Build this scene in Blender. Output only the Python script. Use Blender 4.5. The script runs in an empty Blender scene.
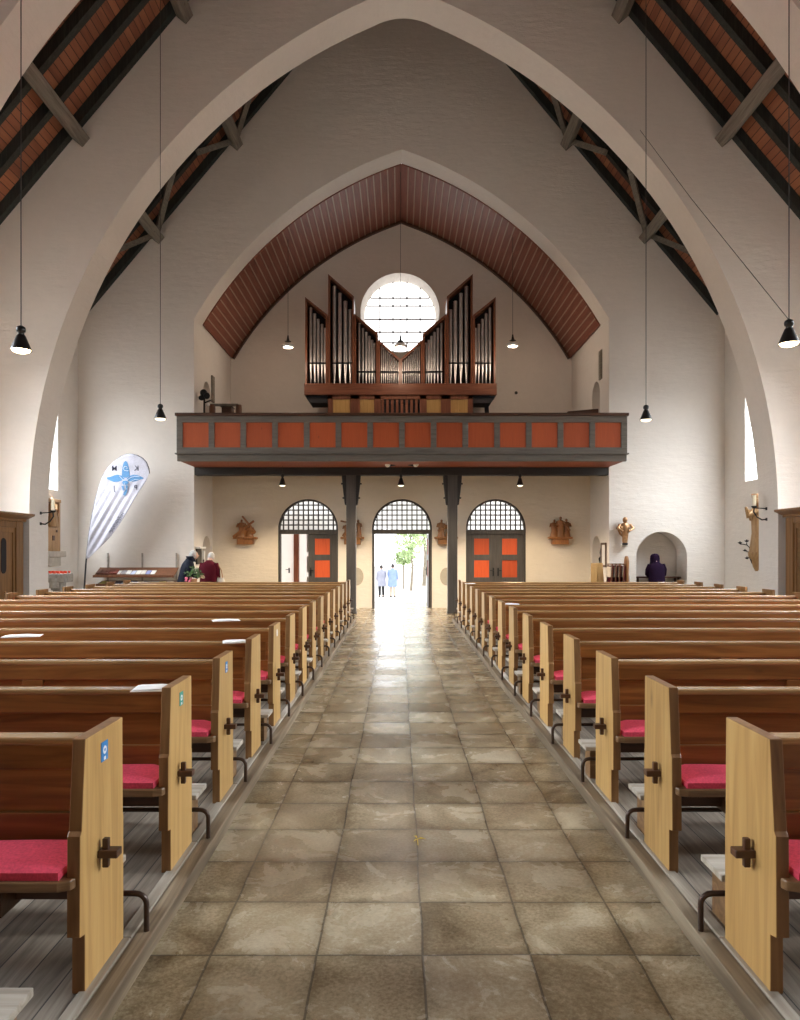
import bpy, math, random
from mathutils import Vector, Matrix
random.seed(7)
PI = math.pi
scene = bpy.context.scene
col = scene.collection

# ------------------------------------------------------------------ helpers
CAMZ, F, U0, V0 = 1.69, 720.0, 399.5, 550.0
def at(u, v, D):
    """world point seen at (u, v) and lying D metres down the nave"""
    return Vector(((u - U0) * D / F, D, CAMZ + (V0 - v) * D / F))

class MB:
    def __init__(s):
        s.v, s.f, s.m, s.mi, s.sm = [], [], [], 0, []
    def add(s, vs, fs, smooth=False):
        b = len(s.v)
        s.v += [tuple(p) for p in vs]
        for f in fs:
            s.f.append([b + i for i in f]); s.m.append(s.mi); s.sm.append(smooth)
    def box(s, x0, x1, y0, y1, z0, z1):
        x0, x1 = min(x0, x1), max(x0, x1)
        v = [(x0,y0,z0),(x1,y0,z0),(x1,y1,z0),(x0,y1,z0),(x0,y0,z1),(x1,y0,z1),(x1,y1,z1),(x0,y1,z1)]
        s.add(v, [(0,3,2,1),(4,5,6,7),(0,1,5,4),(1,2,6,5),(2,3,7,6),(3,0,4,7)])
    def obox(s, p0, p1, w, h, up=(0,0,1)):
        p0, p1 = Vector(p0), Vector(p1)
        d = (p1 - p0).normalized(); up = Vector(up)
        sd = d.cross(up)
        if sd.length < 1e-4: sd = d.cross(Vector((1,0,0)))
        sd.normalize(); up = sd.cross(d).normalized()
        v = []
        for p in (p0, p1):
            for a, b in ((-1,-1),(1,-1),(1,1),(-1,1)):
                v.append(p + sd * (a*w/2) + up * (b*h/2))
        s.add(v, [(0,3,2,1),(4,5,6,7),(0,1,5,4),(1,2,6,5),(2,3,7,6),(3,0,4,7)])
    def tube(s, pts, r, n=10, cap=True):
        pts = [Vector(p) for p in pts]
        rs = r if isinstance(r, (list, tuple)) else [r]*len(pts)
        vs = []; prev = None
        for i, p in enumerate(pts):
            d = (pts[min(i+1, len(pts)-1)] - pts[max(i-1, 0)]).normalized()
            if prev is None:
                a = d.orthogonal().normalized()
            else:
                a = (prev - d * prev.dot(d)).normalized()
            prev = a; b = d.cross(a)
            for k in range(n):
                t = 2*PI*k/n
                vs.append(p + (a*math.cos(t) + b*math.sin(t)) * rs[i])
        fs = []
        for i in range(len(pts)-1):
            for k in range(n):
                fs.append((i*n+k, i*n+(k+1)%n, (i+1)*n+(k+1)%n, (i+1)*n+k))
        s.add(vs, fs, True)
        if cap:
            e = (len(pts)-1)*n
            s.add(vs[:n], [tuple(range(n-1,-1,-1))]); s.add(vs[e:e+n], [tuple(range(n))])
    def lathe(s, prof, c=(0,0,0), n=20, cap=True):
        """prof: (radius, z) bottom to top"""
        vs = []; c = Vector(c)
        for r, z in prof:
            for k in range(n):
                t = 2*PI*k/n
                vs.append(c + Vector((r*math.cos(t), r*math.sin(t), z)))
        fs = []
        for i in range(len(prof)-1):
            for k in range(n):
                fs.append((i*n+k, i*n+(k+1)%n, (i+1)*n+(k+1)%n, (i+1)*n+k))
        s.add(vs, fs, True)
        if cap:
            e = (len(prof)-1)*n
            s.add(vs[:n], [tuple(range(n-1,-1,-1))]); s.add(vs[e:e+n], [tuple(range(n))])
    def rings(s, rings, n=14, cap=True):
        """rings: (cx, cy, cz, rx, ry) lofted"""
        vs = []
        for cx, cy, cz, rx, ry in rings:
            for k in range(n):
                t = 2*PI*k/n
                vs.append((cx + rx*math.cos(t), cy + ry*math.sin(t), cz))
        fs = []
        for i in range(len(rings)-1):
            for k in range(n):
                fs.append((i*n+k, i*n+(k+1)%n, (i+1)*n+(k+1)%n, (i+1)*n+k))
        s.add(vs, fs, True)
        if cap:
            e = (len(rings)-1)*n
            s.add(vs[:n], [tuple(range(n-1,-1,-1))]); s.add(vs[e:e+n], [tuple(range(n))])
    def ball(s, c, rx, ry=None, rz=None, n=12, m=8):
        ry = ry or rx; rz = rz or rx
        R = [(c[0], c[1], c[2] + rz*math.sin(-PI/2 + PI*i/m), max(1e-4, rx*math.cos(-PI/2+PI*i/m)), max(1e-4, ry*math.cos(-PI/2+PI*i/m))) for i in range(m+1)]
        s.rings(R, n, False)
    def prism(s, poly, a0, a1, axis='Y'):
        """poly in the plane across axis (XZ for Y, YZ for X, XY for Z), extruded"""
        def P(p, a):
            return {'Y': (p[0], a, p[1]), 'X': (a, p[0], p[1]), 'Z': (p[0], p[1], a)}[axis]
        n = len(poly)
        v = [P(p, a0) for p in poly] + [P(p, a1) for p in poly]
        fs = [tuple(range(n)), tuple(range(2*n-1, n-1, -1))]
        fs += [(i, i+n, (i+1)%n+n, (i+1)%n) for i in range(n)]
        s.add(v, fs)
    def build(s, name, mat, parent=None, bevel=0, loc=None):
        me = bpy.data.meshes.new(name)
        me.from_pydata(s.v, [], s.f)
        mats = mat if isinstance(mat, (list, tuple)) else [mat]
        for m in mats: me.materials.append(m)
        for p, mi, sm in zip(me.polygons, s.m, s.sm):
            p.material_index = mi; p.use_smooth = sm
        # consistent outward normals
        import bmesh
        bm = bmesh.new(); bm.from_mesh(me); bmesh.ops.recalc_face_normals(bm, faces=bm.faces); bm.to_mesh(me); bm.free()
        o = bpy.data.objects.new(name, me); col.objects.link(o)
        if parent: o.parent = parent
        if loc: o.location = loc
        if bevel:
            b = o.modifiers.new('edge', 'BEVEL'); b.width = bevel; b.segments = 2; b.limit_method = 'ANGLE'; b.angle_limit = math.radians(40)
        return o

def tag(o, label, cat, group=None):
    o['label'] = label; o['category'] = cat
    if group: o['group'] = group
    return o
def thing(name, label, cat, loc=(0,0,0), rz=0, group=None):
    o = bpy.data.objects.new(name, None); col.objects.link(o)
    o.location = loc; o.rotation_euler = (0,0,rz); o.empty_display_size = .1
    return tag(o, label, cat, group)
def struct(o):
    o['kind'] = 'structure'; return o
def copy_tree(o, parent=None):
    c = o.copy(); col.objects.link(c)
    if parent: c.parent = parent
    for ch in list(o.children): copy_tree(ch, c)
    return c
ORD = ['first','second','third','fourth','fifth','sixth','seventh','eighth','ninth','tenth','eleventh','twelfth','thirteenth','fourteenth','fifteenth']

# ------------------------------------------------------------------ materials
MATS = {}
def new_mat(name):
    m = bpy.data.materials.new(name); m.use_nodes = True
    nt = m.node_tree; b = nt.nodes['Principled BSDF']
    return m, nt, b
def N(nt, t, **kw):
    n = nt.nodes.new(t)
    for k, v in kw.items(): setattr(n, k, v)
    return n
def L(nt, a, b): nt.links.new(a, b)
def math_n(nt, op, a, b=None, c=None):
    n = N(nt, 'ShaderNodeMath', operation=op)
    for i, x in enumerate((a, b, c)):
        if x is None: continue
        if isinstance(x, (int, float)): n.inputs[i].default_value = x
        else: L(nt, x, n.inputs[i])
    return n.outputs[0]
def ramp(nt, fac, stops):
    r = N(nt, 'ShaderNodeValToRGB')
    e = r.color_ramp.elements
    while len(e) < len(stops): e.new(.5)
    for el, (p, c) in zip(e, stops):
        el.position = p; el.color = (*c, 1)
    L(nt, fac, r.inputs[0]); return r.outputs[0]
def noise(nt, vec, scale, detail=4, rough=.55, dist=0):
    n = N(nt, 'ShaderNodeTexNoise')
    n.inputs['Scale'].default_value = scale; n.inputs['Detail'].default_value = detail
    n.inputs['Roughness'].default_value = rough; n.inputs['Distortion'].default_value = dist
    L(nt, vec, n.inputs['Vector']); return n.outputs['Fac']
def coords(nt, scale=(1,1,1), rnd=True):
    tc = N(nt, 'ShaderNodeTexCoord'); mp = N(nt, 'ShaderNodeMapping')
    mp.inputs['Scale'].default_value = scale
    if rnd:
        oi = N(nt, 'ShaderNodeObjectInfo')
        va = N(nt, 'ShaderNodeVectorMath', operation='MULTIPLY_ADD')
        cx = N(nt, 'ShaderNodeCombineXYZ')
        for i in range(3): L(nt, oi.outputs['Random'], cx.inputs[i])
        L(nt, cx.outputs[0], va.inputs[0]); va.inputs[1].default_value = (37, 23, 51); L(nt, tc.outputs['Object'], va.inputs[2])
        L(nt, va.outputs[0], mp.inputs['Vector'])
    else:
        L(nt, tc.outputs['Object'], mp.inputs['Vector'])
    return mp.outputs[0]
def bump(nt, b, h, strength=.2, dist=.01):
    n = N(nt, 'ShaderNodeBump'); n.inputs['Strength'].default_value = strength; n.inputs['Distance'].default_value = dist
    L(nt, h, n.inputs['Height']); L(nt, n.outputs[0], b.inputs['Normal'])
def plain(name, c, rough=.6, metal=0, var=.08, scale=8, emit=0, ecol=None):
    m, nt, b = new_mat(name)
    f = noise(nt, coords(nt), scale, 4)
    lo = tuple(max(0, x*(1-var)) for x in c); hi = tuple(min(1, x*(1+var)) for x in c)
    L(nt, ramp(nt, f, [(.3, lo), (.7, hi)]), b.inputs['Base Color'])
    b.inputs['Roughness'].default_value = rough; b.inputs['Metallic'].default_value = metal
    if emit:
        b.inputs['Emission Color'].default_value = (*(ecol or c), 1); b.inputs['Emission Strength'].default_value = emit
    return m
def wood(name, dark, mid, light, axis='X', rough=.38, scale=1.0, bumps=.12, spec=.5):
    m, nt, b = new_mat(name)
    lo, hi = .9*scale, 14*scale
    sc = {'X': (lo, hi, hi), 'Y': (hi, lo, hi), 'Z': (hi, hi, lo)}[axis]
    v = coords(nt, sc)
    f = noise(nt, v, 1.0, 5, .55, 1.6)
    c1 = ramp(nt, f, [(.25, dark), (.5, mid), (.78, light)])
    # knots, a few darker spots along the grain
    kv = coords(nt, {'X': (2.2, 5, 5), 'Y': (5, 2.2, 5), 'Z': (5, 5, 2.2)}[axis])
    k = N(nt, 'ShaderNodeTexVoronoi'); k.inputs['Scale'].default_value = .8*scale; L(nt, kv, k.inputs['Vector'])
    kf = ramp(nt, k.outputs['Distance'], [(0, (.35,.3,.28)), (.09, (1,1,1))])
    mx = N(nt, 'ShaderNodeMix', data_type='RGBA', blend_type='MULTIPLY'); mx.inputs[0].default_value = .75
    L(nt, c1, mx.inputs[6]); L(nt, kf, mx.inputs[7])
    # per-piece tone
    oi = N(nt, 'ShaderNodeObjectInfo')
    hs = N(nt, 'ShaderNodeHueSaturation')
    L(nt, math_n(nt, 'MULTIPLY_ADD', oi.outputs['Random'], .3, .85), hs.inputs['Value'])
    L(nt, mx.outputs[2], hs.inputs['Color'])
    L(nt, hs.outputs[0], b.inputs['Base Color'])
    b.inputs['Roughness'].default_value = rough; b.inputs['Specular IOR Level'].default_value = spec
    if bumps: bump(nt, b, f, bumps, .004)
    return m

def plaster(name, c, stain=.07):
    m, nt, b = new_mat(name)
    v = coords(nt, (1,1,1), False)
    f = noise(nt, v, .55, 6, .6)
    f2 = noise(nt, v, 7, 5, .6)
    lo = tuple(x*(1-stain) for x in c)
    mixf = math_n(nt, 'ADD', math_n(nt, 'MULTIPLY', f, .7), math_n(nt, 'MULTIPLY', f2, .3))
    L(nt, ramp(nt, mixf, [(.35, lo), (.62, c)]), b.inputs['Base Color'])
    b.inputs['Roughness'].default_value = .9; b.inputs['Specular IOR Level'].default_value = .2
    # wavy brushed lime plaster over courses of brick
    v3 = coords(nt, (1.2, 1.2, 5), False)
    f3 = noise(nt, v3, 2.2, 6, .62)
    bump(nt, b, math_n(nt, 'ADD', f3, math_n(nt, 'MULTIPLY', f2, .5)), .55, .025)
    return m

def floor_stone():
    m, nt, b = new_mat('aisle_stone')
    tc = N(nt, 'ShaderNodeTexCoord'); sp = N(nt, 'ShaderNodeSeparateXYZ'); L(nt, tc.outputs['Object'], sp.inputs[0])
    wob = noise(nt, tc.outputs['Object'], 1.3, 2)
    wob = math_n(nt, 'MULTIPLY_ADD', wob, .03, -.015)
    u = math_n(nt, 'DIVIDE', math_n(nt, 'ADD', math_n(nt, 'ADD', sp.outputs[0], .786), wob), .4425)
    w = math_n(nt, 'DIVIDE', math_n(nt, 'ADD', math_n(nt, 'SUBTRACT', sp.outputs[1], 3.004), wob), .45)
    fu, fw = math_n(nt, 'FLOOR', u), math_n(nt, 'FLOOR', w)
    cb = N(nt, 'ShaderNodeCombineXYZ'); L(nt, fu, cb.inputs[0]); L(nt, fw, cb.inputs[1])
    wn = N(nt, 'ShaderNodeTexWhiteNoise', noise_dimensions='2D'); L(nt, cb.outputs[0], wn.inputs['Vector'])
    # grain inside each slab, offset per slab
    off = N(nt, 'ShaderNodeVectorMath', operation='MULTIPLY_ADD'); L(nt, wn.outputs['Color'], off.inputs[0]); off.inputs[1].default_value = (9,9,9); L(nt, tc.outputs['Object'], off.inputs[2])
    n1 = noise(nt, off.outputs[0], 2.6, 8, .62, .6)
    n2 = noise(nt, off.outputs[0], 60, 4, .7)
    n3 = noise(nt, tc.outputs['Object'], 1.1, 7, .65, .8)
    t = math_n(nt, 'ADD', math_n(nt, 'MULTIPLY', wn.outputs['Value'], .15), math_n(nt, 'MULTIPLY', n1, .80))
    t = math_n(nt, 'ADD', t, math_n(nt, 'MULTIPLY_ADD', n2, .55, -.22))
    c = ramp(nt, t, [(.28, (.115,.080,.040)), (.44, (.235,.176,.102)), (.58, (.36,.288,.182)), (.78, (.55,.48,.35))])
    # lighter worn, salty edges with a hard border
    pw = ramp(nt, n3, [(.57, (0,0,0)), (.60, (1,1,1))])
    mx = N(nt, 'ShaderNodeMix', data_type='RGBA'); L(nt, math_n(nt, 'MULTIPLY', pw, .05), mx.inputs[0]); L(nt, c, mx.inputs[6]); mx.inputs[7].default_value = (.42,.38,.30,1)
    # joints
    du = math_n(nt, 'ABSOLUTE', math_n(nt, 'SUBTRACT', math_n(nt, 'FRACT', u), .5))
    dw = math_n(nt, 'ABSOLUTE', math_n(nt, 'SUBTRACT', math_n(nt, 'FRACT', w), .5))
    jt = math_n(nt, 'GREATER_THAN', math_n(nt, 'MAXIMUM', du, dw), .489)
    ed = ramp(nt, math_n(nt, 'ADD', math_n(nt, 'MAXIMUM', du, dw), math_n(nt, 'MULTIPLY_ADD', n3, .16, -.08)), [(.36, (1,1,1)), (.50, (.58,.55,.50))])
    me_ = N(nt, 'ShaderNodeMix', data_type='RGBA', blend_type='MULTIPLY'); me_.inputs[0].default_value = .8; L(nt, mx.outputs[2], me_.inputs[6]); L(nt, ed, me_.inputs[7])
    m2 = N(nt, 'ShaderNodeMix', data_type='RGBA'); L(nt, math_n(nt, 'MULTIPLY', jt, .75), m2.inputs[0]); L(nt, me_.outputs[2], m2.inputs[6]); m2.inputs[7].default_value = (.06,.048,.032,1)
    L(nt, m2.outputs[2], b.inputs['Base Color'])
    L(nt, math_n(nt, 'MULTIPLY_ADD', n1, .42, .04), b.inputs['Roughness'])
    b.inputs['Specular IOR Level'].default_value = .5
    h = math_n(nt, 'SUBTRACT', math_n(nt, 'ADD', math_n(nt, 'MULTIPLY', n1, .8), math_n(nt, 'MULTIPLY', n2, .12)), math_n(nt, 'MULTIPLY', jt, .5))
    sc_ = N(nt, 'ShaderNodeSeparateColor'); L(nt, wn.outputs['Color'], sc_.inputs[0])
    tu = math_n(nt, 'MULTIPLY', math_n(nt, 'SUBTRACT', math_n(nt, 'FRACT', u), .5), math_n(nt, 'SUBTRACT', sc_.outputs[0], .5))
    tw = math_n(nt, 'MULTIPLY', math_n(nt, 'SUBTRACT', math_n(nt, 'FRACT', w), .5), math_n(nt, 'SUBTRACT', sc_.outputs[1], .5))
    h = math_n(nt, 'ADD', h, math_n(nt, 'MULTIPLY', math_n(nt, 'ADD', tu, tw), 3.4))
    bump(nt, b, h, .5, .012)
    return m

def plank_floor():
    m, nt, b = new_mat('platform_boards')
    tc = N(nt, 'ShaderNodeTexCoord'); sp = N(nt, 'ShaderNodeSeparateXYZ'); L(nt, tc.outputs['Object'], sp.inputs[0])
    u = math_n(nt, 'DIVIDE', sp.outputs[0], .14)
    wn = N(nt, 'ShaderNodeTexWhiteNoise', noise_dimensions='1D'); L(nt, math_n(nt, 'FLOOR', u), wn.inputs['W'])
    mp = N(nt, 'ShaderNodeMapping'); mp.inputs['Scale'].default_value = (22, 1.5, 22); L(nt, tc.outputs['Object'], mp.inputs['Vector'])
    f = noise(nt, mp.outputs[0], 1, 6, .6, 1)
    t = math_n(nt, 'ADD', math_n(nt, 'MULTIPLY', f, .8), math_n(nt, 'MULTIPLY', wn.outputs['Value'], .25))
    c = ramp(nt, t, [(.3, (.075,.058,.042)), (.52, (.185,.15,.114)), (.8, (.34,.295,.235))])
    jt = math_n(nt, 'GREATER_THAN', math_n(nt, 'ABSOLUTE', math_n(nt, 'SUBTRACT', math_n(nt, 'FRACT', u), .5)), .478)
    m2 = N(nt, 'ShaderNodeMix', data_type='RGBA'); L(nt, jt, m2.inputs[0]); L(nt, c, m2.inputs[6]); m2.inputs[7].default_value = (.03,.025,.02,1)
    L(nt, m2.outputs[2], b.inputs['Base Color']); b.inputs['Roughness'].default_value = .6
    bump(nt, b, math_n(nt, 'SUBTRACT', f, jt), .3, .005)
    return m

def roof_boards():
    m, nt, b = new_mat('roof_boarding')
    tc = N(nt, 'ShaderNodeTexCoord'); sp = N(nt, 'ShaderNodeSeparateXYZ'); L(nt, tc.outputs['Object'], sp.inputs[0])
    u = math_n(nt, 'DIVIDE', sp.outputs[2], .115)
    wn = N(nt, 'ShaderNodeTexWhiteNoise', noise_dimensions='1D'); L(nt, math_n(nt, 'FLOOR', u), wn.inputs['W'])
    mp = N(nt, 'ShaderNodeMapping'); mp.inputs['Scale'].default_value = (8, .8, 8); L(nt, tc.outputs['Object'], mp.inputs['Vector'])
    f = noise(nt, mp.outputs[0], 1, 5, .6, 1)
    t = math_n(nt, 'ADD', math_n(nt, 'MULTIPLY', f, .6), math_n(nt, 'MULTIPLY', wn.outputs['Value'], .4))
    c = ramp(nt, t, [(.25, (.21,.075,.04)), (.5, (.32,.12,.06)), (.8, (.44,.18,.085))])
    jt = math_n(nt, 'GREATER_THAN', math_n(nt, 'ABSOLUTE', math_n(nt, 'SUBTRACT', math_n(nt, 'FRACT', u), .5)), .45)
    m2 = N(nt, 'ShaderNodeMix', data_type='RGBA'); L(nt, jt, m2.inputs[0]); L(nt, c, m2.inputs[6]); m2.inputs[7].default_value = (.06,.02,.012,1)
    L(nt, m2.outputs[2], b.inputs['Base Color']); b.inputs['Roughness'].default_value = .6
    return m

def emit_mat(name, c, s):
    m = bpy.data.materials.new(name); m.use_nodes = True; nt = m.node_tree; nt.nodes.clear()
    e = N(nt, 'ShaderNodeEmission'); e.inputs[0].default_value = (*c, 1); e.inputs[1].default_value = s
    o = N(nt, 'ShaderNodeOutputMaterial'); L(nt, e.outputs[0], o.inputs[0]); return m

def fabric(name, c, scale=90, rough=.95):
    m, nt, b = new_mat(name)
    v = coords(nt, (1,1,1))
    f = noise(nt, v, scale, 3); g = noise(nt, v, 6, 3)
    t = math_n(nt, 'ADD', math_n(nt, 'MULTIPLY', f, .6), math_n(nt, 'MULTIPLY', g, .4))
    L(nt, ramp(nt, t, [(.3, tuple(x*.7 for x in c)), (.7, tuple(min(1,x*1.2) for x in c))]), b.inputs['Base Color'])
    b.inputs['Roughness'].default_value = rough; b.inputs['Specular IOR Level'].default_value = .15
    bump(nt, b, f, .4, .004)
    return m

WALL   = plaster('lime_plaster', (.81,.752,.685))
WALLW  = plaster('vestibule_plaster', (.84,.755,.63))
STONE  = floor_stone()
PLANK  = plank_floor()
ROOF   = roof_boards()
RAFT   = wood('rafter_green_black', (.010,.012,.010), (.020,.024,.020), (.040,.046,.038), 'Z', .7)
BEAM   = wood('weathered_beam', (.11,.095,.075), (.19,.165,.13), (.27,.24,.195), 'Y', .8)
VAULT  = wood('vault_board', (.16,.044,.024), (.25,.072,.040), (.34,.105,.058), 'Y', .5)
BATT   = wood('vault_batten', (.36,.23,.16), (.46,.32,.23), (.55,.40,.30), 'Y', .5)
PEWX   = wood('pew_varnished_pine', (.10,.035,.009), (.20,.078,.019), (.31,.137,.038), 'X', .30, 1.0, .06)
PEWD   = wood('pew_end_brown_shade', (.135,.058,.017), (.225,.107,.035), (.32,.17,.06), 'Z', .42, .8, .06)  # shade painted onto the panel edges as browner wood, plus brown wall-side ends
PEWZ   = wood('pew_end_light_oak', (.34,.19,.058), (.48,.288,.10), (.57,.372,.143), 'Z', .42, .8, .06)
RAILX  = wood('pew_rail_pine', (.20,.105,.038), (.31,.175,.07), (.40,.25,.115), 'X', .22, 1.0, .04)
SEATX  = wood('pew_seat_worn_oak', (.09,.045,.018), (.18,.095,.04), (.30,.18,.085), 'X', .4)
TUSK   = wood('dark_tenon_wood', (.04,.016,.008), (.075,.03,.014), (.12,.05,.022), 'X', .4)
PIPE   = plain('brown_painted_steel', (.055,.032,.022), .35, .4)
KNEEL  = wood('worn_grey_board', (.24,.20,.15), (.42,.37,.30), (.56,.51,.44), 'X', .6)
CURB   = wood('worn_curb_oak', (.075,.052,.031), (.18,.133,.084), (.38,.31,.215), 'Y', .55, .6)
CURBL  = wood('scuffed_pale_strip', (.10,.078,.055), (.33,.285,.225), (.66,.62,.55), 'Y', .55, .45)
RED    = fabric('raspberry_wool', (.68,.075,.125))
GREY   = wood('grey_painted_oak', (.085,.075,.062), (.13,.115,.096), (.17,.152,.128), 'X', .55, 1, .03)
GREYD  = wood('dark_grey_painted_oak', (.050,.043,.037), (.072,.063,.055), (.095,.084,.074), 'Z', .5, 1, .03)
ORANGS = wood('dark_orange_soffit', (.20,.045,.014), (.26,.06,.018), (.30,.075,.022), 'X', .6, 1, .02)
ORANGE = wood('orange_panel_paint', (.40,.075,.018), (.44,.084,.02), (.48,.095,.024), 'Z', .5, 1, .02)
ORAND  = wood('deep_orange_door_paint', (.50,.070,.015), (.58,.088,.02), (.64,.10,.026), 'Z', .45, 1, .02)
BEAMD  = wood('dark_brown_beam', (.010,.008,.007), (.017,.014,.012), (.026,.021,.018), 'X', .5)
MAHOG  = wood('organ_mahogany', (.10,.032,.016), (.17,.058,.028), (.24,.09,.045), 'Z', .35, 1, .04)
MAHOGX = wood('organ_mahogany_beam', (.10,.032,.016), (.17,.058,.028), (.24,.09,.045), 'X', .35, 1, .04)
OCHRE  = wood('organ_ochre_panel', (.36,.20,.065), (.46,.27,.09), (.54,.33,.12), 'Z', .4)
TIN    = plain('tin_pipe', (.62,.60,.60), .30, .9, .12, 5)
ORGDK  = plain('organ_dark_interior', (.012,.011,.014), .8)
BLACK  = plain('black_lacquer_metal', (.012,.012,.012), .35, .3)
CORD   = plain('lamp_cord', (.05,.045,.04), .7)
BULB   = emit_mat('warm_bulb', (1.0,.80,.48), 9)
BULBD  = emit_mat('dim_warm_bulb', (1.0,.86,.62), 2.2)
GLASSW = plain('milk_glass', (.72,.70,.68), .2, 0, .04, 4)
CONF   = wood('confessional_oak', (.13,.058,.018), (.22,.105,.036), (.31,.16,.06), 'Z', .35)
CONFX  = wood('confessional_cornice_oak', (.12,.052,.016), (.20,.095,.032), (.28,.14,.05), 'X', .35)
CARVE  = wood('carved_limewood', (.14,.058,.018), (.26,.115,.038), (.38,.18,.066), 'Z', .45, 1.5)
CARVER = wood('reddish_carved_relief', (.19,.07,.019), (.33,.13,.036), (.45,.20,.062), 'Z', .4, 1.5)
CARVEP = wood('pale_carved_limewood', (.27,.14,.052), (.42,.245,.105), (.54,.34,.16), 'Z', .5, 1.5)
CARVED = wood('dark_carved_wood', (.07,.024,.010), (.135,.050,.020), (.20,.08,.033), 'Z', .4, 1.5)
GILT   = plain('bronze_gilt', (.42,.23,.11), .35, .6, .35, 14)
SAND   = plain('grey_sandstone', (.34,.31,.27), .9, 0, .25, 14)
SANDL  = plain('pale_corbel_stone', (.52,.47,.40), .9, 0, .12, 10)
IRON   = plain('wrought_iron', (.018,.017,.018), .5, .5)
CANDLE = plain('candle_wax', (.78,.70,.52), .5, 0, .05)
VOTIVE = plain('red_votive_glass', (.62,.05,.03), .2, 0, .1, 8, .12, (1,.12,.05))
PAPER  = plain('white_paper', (.80,.79,.77), .8, 0, .03)
DAY    = emit_mat('daylit_pane', (.95,.98,1.0), 2.6)
DAYB   = emit_mat('back_fill_pane', (1.0,.98,.95), .3)
DAYR   = emit_mat('daylit_rose_pane', (1.0,.985,.97), 2.6)
LEAD   = plain('window_lead', (.34,.31,.31), .6, .3)
SKIN   = plain('skin', (.55,.34,.25), .55, 0, .06)
HAIRG  = plain('grey_hair', (.42,.40,.38), .7, 0, .2, 30)
HAIRD  = plain('dark_hair', (.018,.012,.012), .6, 0, .2, 30)
NAVY   = fabric('navy_quilted_coat', (.006,.008,.018), 40, .7)
BURG   = fabric('burgundy_wool', (.085,.006,.014))
PURP   = fabric('deep_purple_coat', (.015,.005,.021))
TROU   = fabric('dark_trousers', (.03,.03,.035))
SHOE   = plain('black_shoe', (.02,.018,.016), .4)
COATG  = fabric('pale_grey_coat', (.28,.29,.36))
COATB  = fabric('blue_coat', (.22,.30,.60))
TROUB  = fabric('beige_trousers', (.50,.42,.34))
FLAGM  = fabric('white_flag_polyester', (.54,.53,.60), 60, .7)
FBLUE  = plain('flag_blue_print', (.085,.24,.46), .7, 0, .12, 30)
FINK   = plain('flag_dark_print', (.045,.045,.075), .7)
FLWHITE= plain('flag_white_print', (.80,.84,.92), .7)
POLEM  = plain('fibre_pole', (.03,.03,.035), .4)
WHITEP = plain('white_gloss_paint', (.82,.80,.77), .4, 0, .03)
def frost(name, c, k):
    m = bpy.data.materials.new(name); m.use_nodes = True; nt = m.node_tree; nt.nodes.clear()
    a = N(nt, 'ShaderNodeBsdfTranslucent'); b = N(nt, 'ShaderNodeBsdfDiffuse'); x = N(nt, 'ShaderNodeMixShader'); o = N(nt, 'ShaderNodeOutputMaterial')
    a.inputs[0].default_value = b.inputs[0].default_value = (*c, 1); x.inputs[0].default_value = k
    L(nt, a.outputs[0], x.inputs[1]); L(nt, b.outputs[0], x.inputs[2]); L(nt, x.outputs[0], o.inputs[0]); return m
FROST  = frost('frosted_glass', (.95,.94,.92), .1)
_nt = FROST.node_tree; _o = _nt.nodes['Material Output']; _t = N(_nt, 'ShaderNodeBsdfTransparent'); _x = N(_nt, 'ShaderNodeMixShader'); _x.inputs[0].default_value = .3
L(_nt, _o.inputs[0].links[0].from_socket, _x.inputs[1]); L(_nt, _t.outputs[0], _x.inputs[2]); L(_nt, _x.outputs[0], _o.inputs[0])
FROSTD = frost('white_glow_door', (.80,.76,.73), .25)  # white doors made translucent so they glow as if backlit
REDWD  = wood('reddish_brown_jamb', (.20,.06,.035), (.28,.09,.05), (.34,.12,.07), 'Z', .5)
LEAF   = plain('green_leaf', (.06,.13,.035), .6, 0, .5, 6)
LEAFP  = plain('garden_leaf', (.34,.44,.22), .7, 0, .4, 5)
BARK   = plain('tree_bark', (.20,.17,.13), .9, 0, .3, 12)
GRAVEL = plain('pale_gravel', (.62,.60,.56), .95, 0, .08, 30)
PINK   = plain('pink_petals', (.75,.18,.28), .7, 0, .3, 20)
POT    = plain('terracotta_pot', (.46,.24,.12), .8)
BAGW   = fabric('cream_bag', (.70,.62,.52))
YEL    = plain('yellow_petal', (.75,.55,.05), .7)
STK    = plain('blue_sticker', (.03,.22,.55), .5, 0, .04)
STKG   = plain('green_blue_sticker', (.05,.34,.28), .5, 0, .04)
STKW   = plain('white_print', (.82,.84,.86), .5, 0, .02)
PATCH  = plaster('bare_plaster_patch', (.50,.44,.34), .2)

# ------------------------------------------------------------------ room shell
XC = .055
XL, XR = -8.53, 8.63
RA, RM = 17.86, 1.19                      # ridge height and roof pitch at the rafters' underside
def roof_z(x): return RA - RM * abs(x - XC)
def arc_pts(c, cz, R, hw, n=40, z_end=None):
    """half of a pointed arch: from the springing (hw, z) to the apex (0, z)"""
    pts = []
    a0 = math.asin((z_end - cz)/R) if z_end is not None else 0
    a1 = math.acos(c/R)
    for i in range(n+1):
        a = a0 + (a1-a0)*i/n
        pts.append((R*math.cos(a) - c, cz + R*math.sin(a)))
    return pts
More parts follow.
